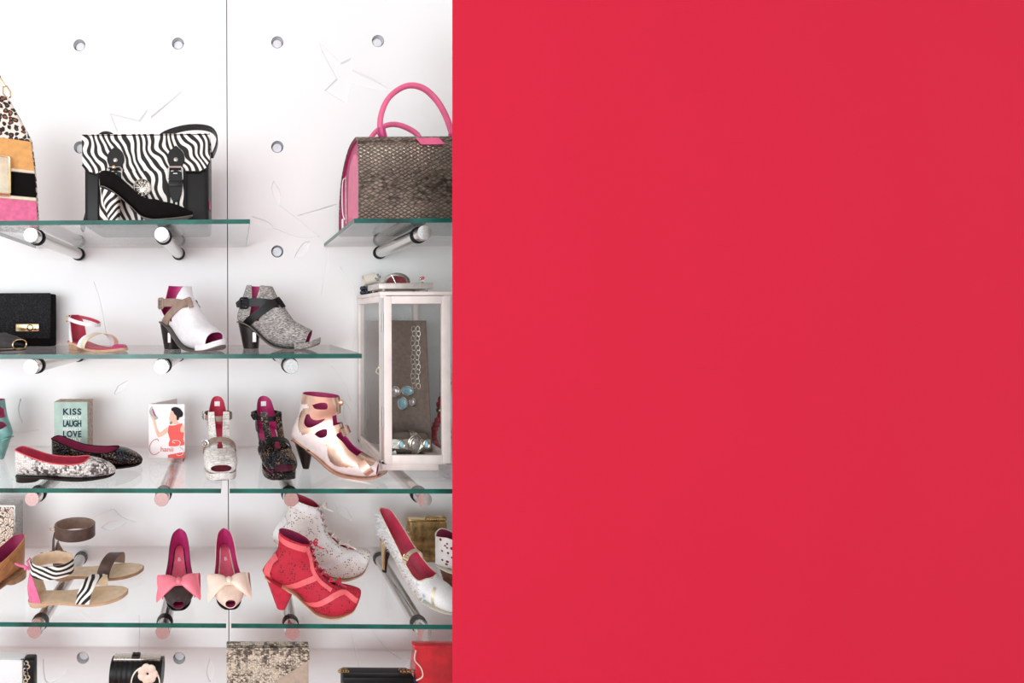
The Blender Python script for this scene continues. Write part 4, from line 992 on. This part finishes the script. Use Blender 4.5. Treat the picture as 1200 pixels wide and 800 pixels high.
for x in (.0, W_ - .008):
    T.part('rail', MB().box(x, x + .008, .016, DD - .016, .450, .468, .001), fr); T.part('rail', MB().box(x, x + .008, .016, DD - .016, .027, .043, .001), fr)
    T.part('pane', MB().box(x + .003, x + .005, .014, DD - .014, .04, .452), M['pane'])
T.part('pane', MB().box(.014, W_ - .014, DD - .006, DD - .004, .027, .468), M['pane'])
for z in (.12, .37): T.part('hinge', MB().lathe([(.0024, z), (.0024, z + .05)], 10, o=(.0035, -.006, 0)), M['steel'])
T.part('hinge_strip', MB().box(.0002, .006, -.003, .0, .03, .462), M['steel'])
lk = MB().tube([(-.002, .004, .275), (-.010, .002, .272), (-.012, .002, .264), (-.005, .002, .258)], .0014, 6); lk.ball((-.004, .003, .276), .003)
T.part('latch_hook', lk, M['goldsat'])
# board, angled inside the case
A, B_ = Vector((LP.x + .014, LP.y + .190)), Vector((LP.x + .158, LP.y + .085))
ang = math.degrees(math.atan2(B_.y - A.y, B_.x - A.x)); BL = (B_ - A).length
T = Thing('display_board', 'brown linen display board inside the lantern', 'display', (A.x, A.y, LP.z + .0272), ang)
T.part('panel', MB().loft([[(.0, .0, 0), (BL + .012, .0, 0), (BL + .012, .004, 0), (0, .004, 0)], [(.0, .004, .373), (BL - .004, .004, .373), (BL - .004, .008, .373), (.0, .008, .373)]], True, (True, True)), M['board'], bevel=.0008)
T.part('pocket_stitch', MB().box(BL * .62, BL * .78, -.0012, .006, .215, .27, .001), M['board'])
def onb(s, z, off=.006): return Vector((BL * s, -off + .004 * z / .373, z - .0272))
T = Thing('stone_necklace', 'silver chain necklace with turquoise oval stones on the brown board', 'necklace', (A.x, A.y, LP.z + .0272), ang)
cm = 0
for s in (.79, .86):
    for i in range(13):
        z = .376 - .0136 * i; c = onb(s + .012 * math.sin(i * 1.7), z, .0042)
        T.part('chain_link', MB().torus(c, .0066, .0010, 'Y' if i % 2 else 'Y', 12, 5, .75, 1.25), M['silver'])
for s, z, rx, rz, mt in ((.70, .196, .017, .013, 'turq'), (.62, .158, .0135, .018, 'turq'), (.78, .165, .0085, .0105, 'crystal'), (.50, .190, .015, .015, 'crystal')):
    c = onb(s, z, .005)
    sn = T.part('stone', MB().ball(c, rx, .0045, rz, 12), M[mt]); T.part('bezel', MB().torus(c, 1, .0022 / 1, 'Y', 24, 6, rx, rz) if False else MB().tube([c + Vector((rx * math.cos(a * PI / 14), 0, rz * math.sin(a * PI / 14))) for a in range(28)], .0022, 6, loop=True), M['silver'], sn)
T = Thing('bracelet_cushion', 'dark brown bracelet cushion at the bottom of the lantern', 'display', (LP.x + .022, LP.y + .056, LP.z + .0274))
rings = []
for i in range(9):
    s = i / 8; x = .118 * s; r = .029 * (1 - .12 * abs(2 * s - 1) ** 3)
    rings.append([(x, r * 1.05 * math.cos(2 * PI * j / 20), .0345 + r * math.sin(2 * PI * j / 20)) for j in range(20)])
T.part('roll', MB().loft(rings, True, (True, True)), M['board'])
T.part('foot', MB().box(.004, .114, -.026, .026, .0, .006, .001), M['brownleather'])
T = Thing('cuff_bracelet', 'silver cuff bracelet with large crystal and turquoise stones', 'bracelet', (LP.x + .100, LP.y + .056, LP.z + .0274))
pts, nr = [], []
for i in range(25):
    a = R(180 + (-105 + 210 * i / 24)); pts.append((0, .0345 * math.cos(a), .0345 + .0335 * math.sin(a))); nr.append((0, math.cos(a), math.sin(a)))
def cuffarc(w, x): return MB().strap([(x, p[1], p[2]) for p in pts], nr, w, .0025)
bd = MB(); 
arc = [(-.060 + .10 * i / 16, -.041 - .0 * i, .037) for i in range(17)]
T.part('band', MB().strap([(-.068 + .108 * i / 20, -.033 - .005 * math.sin(PI * i / 20), .040) for i in range(21)], [(0, -1, .15)] * 21, [.024 + .014 * math.exp(-((i - 12.5) / 3.5) ** 2) for i in range(21)], .003), M['silver'])
T.part('back_band', cuffarc(.02, .0), M['silver'])
for x, rx, rz, mt in ((-.002, .0125, .0165, 'crystal'), (-.040, .006, .0085, 'sky'), (.027, .005, .009, 'sky')):
    c = Vector((x, -.041, .040)); sn = T.part('stone', MB().ball(c, rx, .005, rz, 12), M[mt])
    T.part('bezel', MB().tube([c + Vector(((rx + .002) * math.cos(a * PI / 14), 0, (rz + .002) * math.sin(a * PI / 14))) for a in range(28)], .002, 6, loop=True), M['silver'], sn)
    if rx > .01: T.part('bezel', MB().tube([c + Vector(((rx + .0065) * math.cos(a * PI / 14), .002, (rz + .007) * math.sin(a * PI / 14))) for a in range(28)], .0018, 6, loop=True), M['silver'], sn)
T.part('price_tag', MB().prism([(-.070, .018), (-.056, .024), (-.053, .013), (-.066, .007)], -.0405, -.0397), M['white'])
# on the lid
TZ = LP.z + H_ + .0003
T = Thing('footed_tray', 'small pale footed tray on top of the lantern', 'tray', (LP.x, LP.y, TZ))
T.part('plate', MB().box(.0, .145, .01, .12, .008, .0235, .0015), M['tray'])
for x, y in ((.015, .02), (.13, .02), (.015, .11), (.13, .11)): T.part('foot', MB().lathe([(.003, 0), (.005, .0085)], 10, o=(x, y, 0)), M['steel'])
T = Thing('bangle', 'silver bangle with wine enamel standing on the footed tray', 'bracelet', (LP.x + .058, LP.y + .055, TZ + .0238))
pts, nr = [], []
for i in range(25):
    a = R(-8 + 196 * i / 24); pts.append((.034 * math.cos(a), 0, .004 + .024 * max(0, math.sin(a)))); nr.append((math.cos(a), 0, math.sin(a) + .01))
T.part('hoop', MB().strap(pts, nr, .03, .0022), M['silver'])
T.part('enamel', MB().prism([(.029 * math.cos(R(a)), .0005 + .022 * math.sin(R(a))) for a in range(0, 181, 12)], -.010, .010), M['winebead'])
T.part('cross_wire', MB().tube([(-.004, -.016, .001), (-.010, -.014, .016), (-.016, -.012, .027)], .0016, 6), M['silver'])
T = Thing('cocktail_ring', 'small silver ring with pink stone on the footed tray', 'ring', (LP.x + .128, LP.y + .04, TZ + .0238))
T.part('hoop', MB().torus((0, 0, .0072), .0062, .001, 'X', 16, 6), M['silver']); T.part('stone', MB().ball((0, -.002, .0155), .005, .004, .0042, 8), M['salmon']); T.part('stone', MB().ball((-.006, 0, .013), .004, .0035, .004, 8), M['steel'])
T = Thing('bead_bracelet', 'navy bead bracelet on the left corner of the lantern lid', 'bracelet', (LP.x + .0, LP.y + .175, TZ))
for i in range(12):
    a = 2 * PI * i / 12
    for z in (.007, .020): T.part('bead', MB().ball((.020 + .021 * math.cos(a), .021 * math.sin(a), z), .0068, n=8), M['navy'])
T = Thing('crystal_cuff', 'white and silver cuff resting on the navy bead bracelet', 'bracelet', (LP.x + .012, LP.y + .175, TZ + .027))
T.part('band', MB().lathe([(.016, -.02), (.0165, .018), (.013, .018), (.0125, -.02)], 20, 'X', (.016, 0, .017), caps=(False, False)).xf(Matrix.Rotation(R(-14), 4, 'Y')), M['cream'])
for x, z in ((.03, .018), (.036, .026), (.03, .032), (.024, .022)): T.part('crystal', MB().ball((x, -.014, z), .0042, n=7), M['crystal'])
# red beads just right of the lantern
T = Thing('red_bead_necklace', 'red bead necklace hanging behind the right side of the lantern', 'necklace', (at(524, 500, .12).x, -.12, SH[3] + .0004))
T.part('stand', MB().box(-.006, .05, .03, .036, 0, .25, .001).box(-.02, .06, .0, .06, 0, .006, .001), M['whiteleather'])
for i in range(15):
    s = i / 14; x = -.012 + .012 * math.sin(s * 9); T.part('bead', MB().ball((x + .01, .018, .02 + .225 * s), .011, n=8), M['gold'] if i in (7,) else M['redbead'])
    if i < 8: T.part('bead', MB().ball((-.022 - .012 * math.sin(PI * i / 7), .012, .016 + .0125 * i), .010, n=8), M['redbead'])

# ------------------------------------------------------------------ KISS block
T = Thing('quote_block', 'mint wooden block lettered KISS LAUGH LOVE behind the flats', 'sign', place(63, 3, .12))
T.part('block', MB().box(0, .101, 0, .05, 0, .162, .001), M['papier'])
T.part('face', MB().box(.001, .1, -.0012, .001, .001, .161), M['mint'])
RX = Matrix.Rotation(R(90), 4, 'X')
for s, z, sz, mt, b, sp_ in (('KISS', .1317, .0255, 'ink', .0007, 1.15), ('SLOWLY', .1145, .0125, 'white', .0003, 1.2), ('LAUGH', .0963, .0255, 'ink', .0009, .93), ('INSANELY', .0795, .0125, 'white', .0003, .95), ('LOVE', .0655, .0255, 'ink', .0007, 1.12), ('TRULY', .049, .0125, 'white', .0003, 1.3)):
    o = txt(T, 'lettering', s, sz, M[mt], Matrix.Translation((.0545, -.0016, z)) @ RX, .0003, bold=b, space=sp_)
    w = o.dimensions.x
    xs_ = [v.co.x for v in o.data.vertices]; w = max(xs_) - min(xs_); c = (max(xs_) + min(xs_)) / 2; f = .0545 / w
    for v in o.data.vertices: v.co.x = .0548 + (v.co.x - c) * f

# ------------------------------------------------------------------ standing photo card
T = Thing('photo_card', 'folded white card with a woman in a coral dress, lettered Chanii B', 'card', place(174, 3, .136))
ck = kk(.136) * .106
cc = lambda cx, cy: ((cx - 80) * ck, (722 - cy) * ck)
T.part('front_leaf', MB().box(0, .1055, 0, .0006, 0, .1575), M['paper'])
T.part('back_leaf', MB().loft([[(.0, .0008, z), (.072, .094, z), (.0725, .0935, z), (.0005, .0006, z)] for z in (0, .1575)], True, (True, True)), M['paperback'])
def pic(nm, poly, mt, lay, sm=3): T.part(nm, MB().prism([cc(*p) for p in (blob(poly, sm) if sm else poly)], -.0004 * lay - .0003, -.0004 * lay + .0001), M[mt])
pic('printed_arm', [(300, 375), (290, 430), (250, 470), (190, 492), (165, 460), (140, 370), (125, 310), (100, 260), (112, 245), (150, 300), (175, 390), (205, 440), (255, 400)], 'skin', 1)
pic('printed_neck', [(318, 350), (345, 300), (385, 280), (400, 320), (445, 345), (475, 380), (472, 430), (440, 440), (420, 360)], 'skin', 1)
pic('printed_dress', [(303, 362), (360, 362), (445, 340), (452, 350), (428, 400), (440, 440), (470, 440), (462, 520), (470, 580), (302, 592), (315, 520), (292, 440)], 'dress', 2, 2)
pic('printed_skirt', [(292, 688), (478, 655), (478, 722), (292, 722)], 'dress', 2, 0)
pic('printed_face', [(318, 232), (312, 262), (306, 280), (314, 310), (345, 312), (380, 290), (385, 240), (350, 205), (325, 210)], 'skin', 3)
pic('printed_hair', [(335, 170), (375, 158), (425, 175), (460, 225), (450, 265), (420, 275), (412, 300), (392, 300), (388, 260), (365, 235), (350, 205), (332, 195)], 'hair', 4)
pic('printed_shoe', [(85, 200), (112, 150), (130, 180), (150, 240), (185, 278), (150, 300), (118, 260), (95, 240)], 'printgrey', 2)
pic('printed_shoe_lining', [(118, 180), (130, 185), (150, 232), (165, 262), (150, 258), (128, 222)], 'pinklin', 3)
pic('printed_grey_patch', [(312, 318), (340, 320), (330, 345), (312, 348)], 'printgrey', 1)
def pen(nm, P, r, mt): T.part(nm, MB().tube([(x, -.0016, z) for x, z in [cc(*p) for p in cr(P, 5)]], r, 5), M[mt])
pen('script_letter', [(190, 535), (172, 512), (135, 525), (98, 570), (88, 625), (105, 668), (145, 685), (200, 655)], .0009, 'script')
pen('script_letter', [(372, 555), (345, 548), (352, 530), (400, 528), (430, 548), (415, 585), (370, 600), (425, 600), (465, 640), (455, 680), (420, 695), (385, 685)], .0009, 'white')
pen('script_letter', [(425, 603), (465, 640), (455, 680), (420, 695), (370, 682)], .0008, 'script')
o = txt(T, 'script_letter', 'hanii', .021, M['script'], Matrix.Translation((*[cc(282, 628)[0]], -.0016, cc(282, 628)[1])) @ RX, .0002)

# ------------------------------------------------------------------ floral box behind the tan shoe
T = Thing('floral_box', 'silver glitter box with black floral print, cropped by the left edge', 'box', place(17.5, 4, .12))
T.part('box', MB().box(-.14, 0, 0, .05, 0, .178, .002), M['glitsilver'])
T.part('print', MB().box(-.134, -.006, -.0012, .001, .008, .172), M['floralbox'])

# ------------------------------------------------------------------ gold clutch
T = Thing('gold_clutch', 'antique gold metallic clutch behind the white fur pump', 'bag', place(479.5, 4, .1))
T.part('body', MB().box(0, .112, 0, .035, 0, .122, .005, seg=3), M['oldgold'])
T.part('frame', MB().box(.002, .110, .008, .027, .118, .126, .002), M['gold'])
cl = T.part('clasp', MB().box(.052, .112, .004, .02, .124, .134, .002), M['oldgold'])
for i in range(8): T.part('clasp_bead', MB().ball((.056 + .007 * i, .004, .129), .003, n=6), M['gold'], cl)

# ------------------------------------------------------------------ bags on the lowest shelf
def low(u, t=.2): return place(u, 5, t)
T = Thing('woven_bag', 'white woven bag with black end panel, bottom left corner', 'bag', low(25))
T.part('body', MB().box(-.22, .0, 0, .035, 0, .1, .006), M['woven'])
T.part('end_panel', MB().box(-.002, .030, .004, .032, 0, .097, .006), M['blackleather'])
bw = MB(); 
for i in range(9): bw.torus((.012 + .004 * math.sin(i * 2), -.003, .094 - .010 * i), .0055, .0016, 'Y', 12, 5)
T.part('chain', bw, M['goldsat']); T.part('tie', MB().tube([(-.004, 0, .102), (.004, -.004, .106), (.010, -.006, .098), (.016, -.006, .06)], .0016, 6), M['navy'])
T = Thing('barrel_clutch', 'black ribbed barrel clutch with silver frame and white flower', 'bag', low(125))
rings = []
for i in range(41):
    s = i / 40; x = .148 * s; r = .038 * (1 - .10 * abs(2 * s - 1) ** 6) + (.0012 if i % 4 < 2 else -.0008)
    rings.append([(x, .045 + r * math.cos(2 * PI * j / 28), .039 + r * math.sin(2 * PI * j / 28)) for j in range(28)])
T.part('body', MB().loft(rings, True, (True, True)), M['blackleather'], sharp=60)
T.part('frame', MB().box(.006, .142, .033, .057, .072, .081, .002), M['silver'])
T.part('clasp', MB().box(.058, .082, .035, .055, .080, .086, .002).ball((.064, .045, .088), .004).ball((.075, .045, .088), .004), M['heelblack'])
T.part('loop', MB().tube([(.066 + .04 * (1 - math.cos(R(a))) , -.001, .038 + .046 * math.sin(R(a))) for a in range(-30, 181, 10)], .0022, 6), M['cream'])
fw = MB()
for i in range(7):
    a = 2 * PI * i / 7; fw.ball((.112 + .016 * math.cos(a), -.002, .066 + .016 * math.sin(a)), .013, .004, .013, 8)
T.part('flower', fw, M['nude']); 
T = Thing('snakeskin_clutch', 'beige snakeskin clutch with diagonal flap, bottom centre', 'bag', low(264.5))
T.part('body', MB().box(0, .228, .002, .02, 0, .139, .004), M['taupeflat'])
T.part('flap', MB().prism([(-.001, .143), (.229, .143), (.230, .108), (.118, .035), (.04, .0), (.0, .0)], -.002, .003).box(-.001, .229, -.002, .021, .139, .143, .001), M['snakegold'], bevel=.001)
T = Thing('chain_bag', 'small black leather bag with gold chain, bottom edge', 'bag', low(401))
T.part('body', MB().box(0, .196, 0, .045, 0, .058, .010, seg=3), M['blackleather'])
T.part('flap', MB().box(-.001, .197, -.003, .02, .02, .060, .006), M['blackleather'])
for i in range(14): T.part('chain_link', MB().torus((-.006 + .0035 * i if i < 7 else .165 + .0055 * (i - 7), .02, .060 + (.003 if i % 2 else .0)), .0045, .0013, 'Y' if i % 2 else 'Z', 12, 5), M['gold'])
T.part('blue_tie', MB().tube([(.192, -.004, .06), (.2, -.008, .052), (.206, -.006, .044)], .003, 6), M['navy'])
T = Thing('red_patent_bag', 'shiny red patent bag in the lower right corner by red block', 'bag', low(486))
rings = []
for i in range(9):
    s = i / 8; z = .134 * s; d = .05 * (1 - s ** 2 * .8); rings.append([(.0 + .006 * s, -d * .5, z), (.08, -d * .62 - .004 * math.sin(s * 5), z), (.2, -d * .5, z), (.2, d * .5, z), (.08, d * .6, z), (.006 * s, d * .5, z)])
T.part('body', MB().loft([[(x, y + .03, z) for x, y, z in r] for r in rings], True, (True, True)), M['redpatent'], bevel=.002, sharp=60)
T.part('top_fold', MB().box(.0, .2, .018, .042, .124, .135, .004), M['redpatent'])
T.part('strap', MB().tube(cr([(.004, .01, .128), (-.004, -.002, .11), (.012, -.006, .09), (.014, -.01, .07), (-.004, -.006, .055)], 5), .0016, 6), M['cream'])
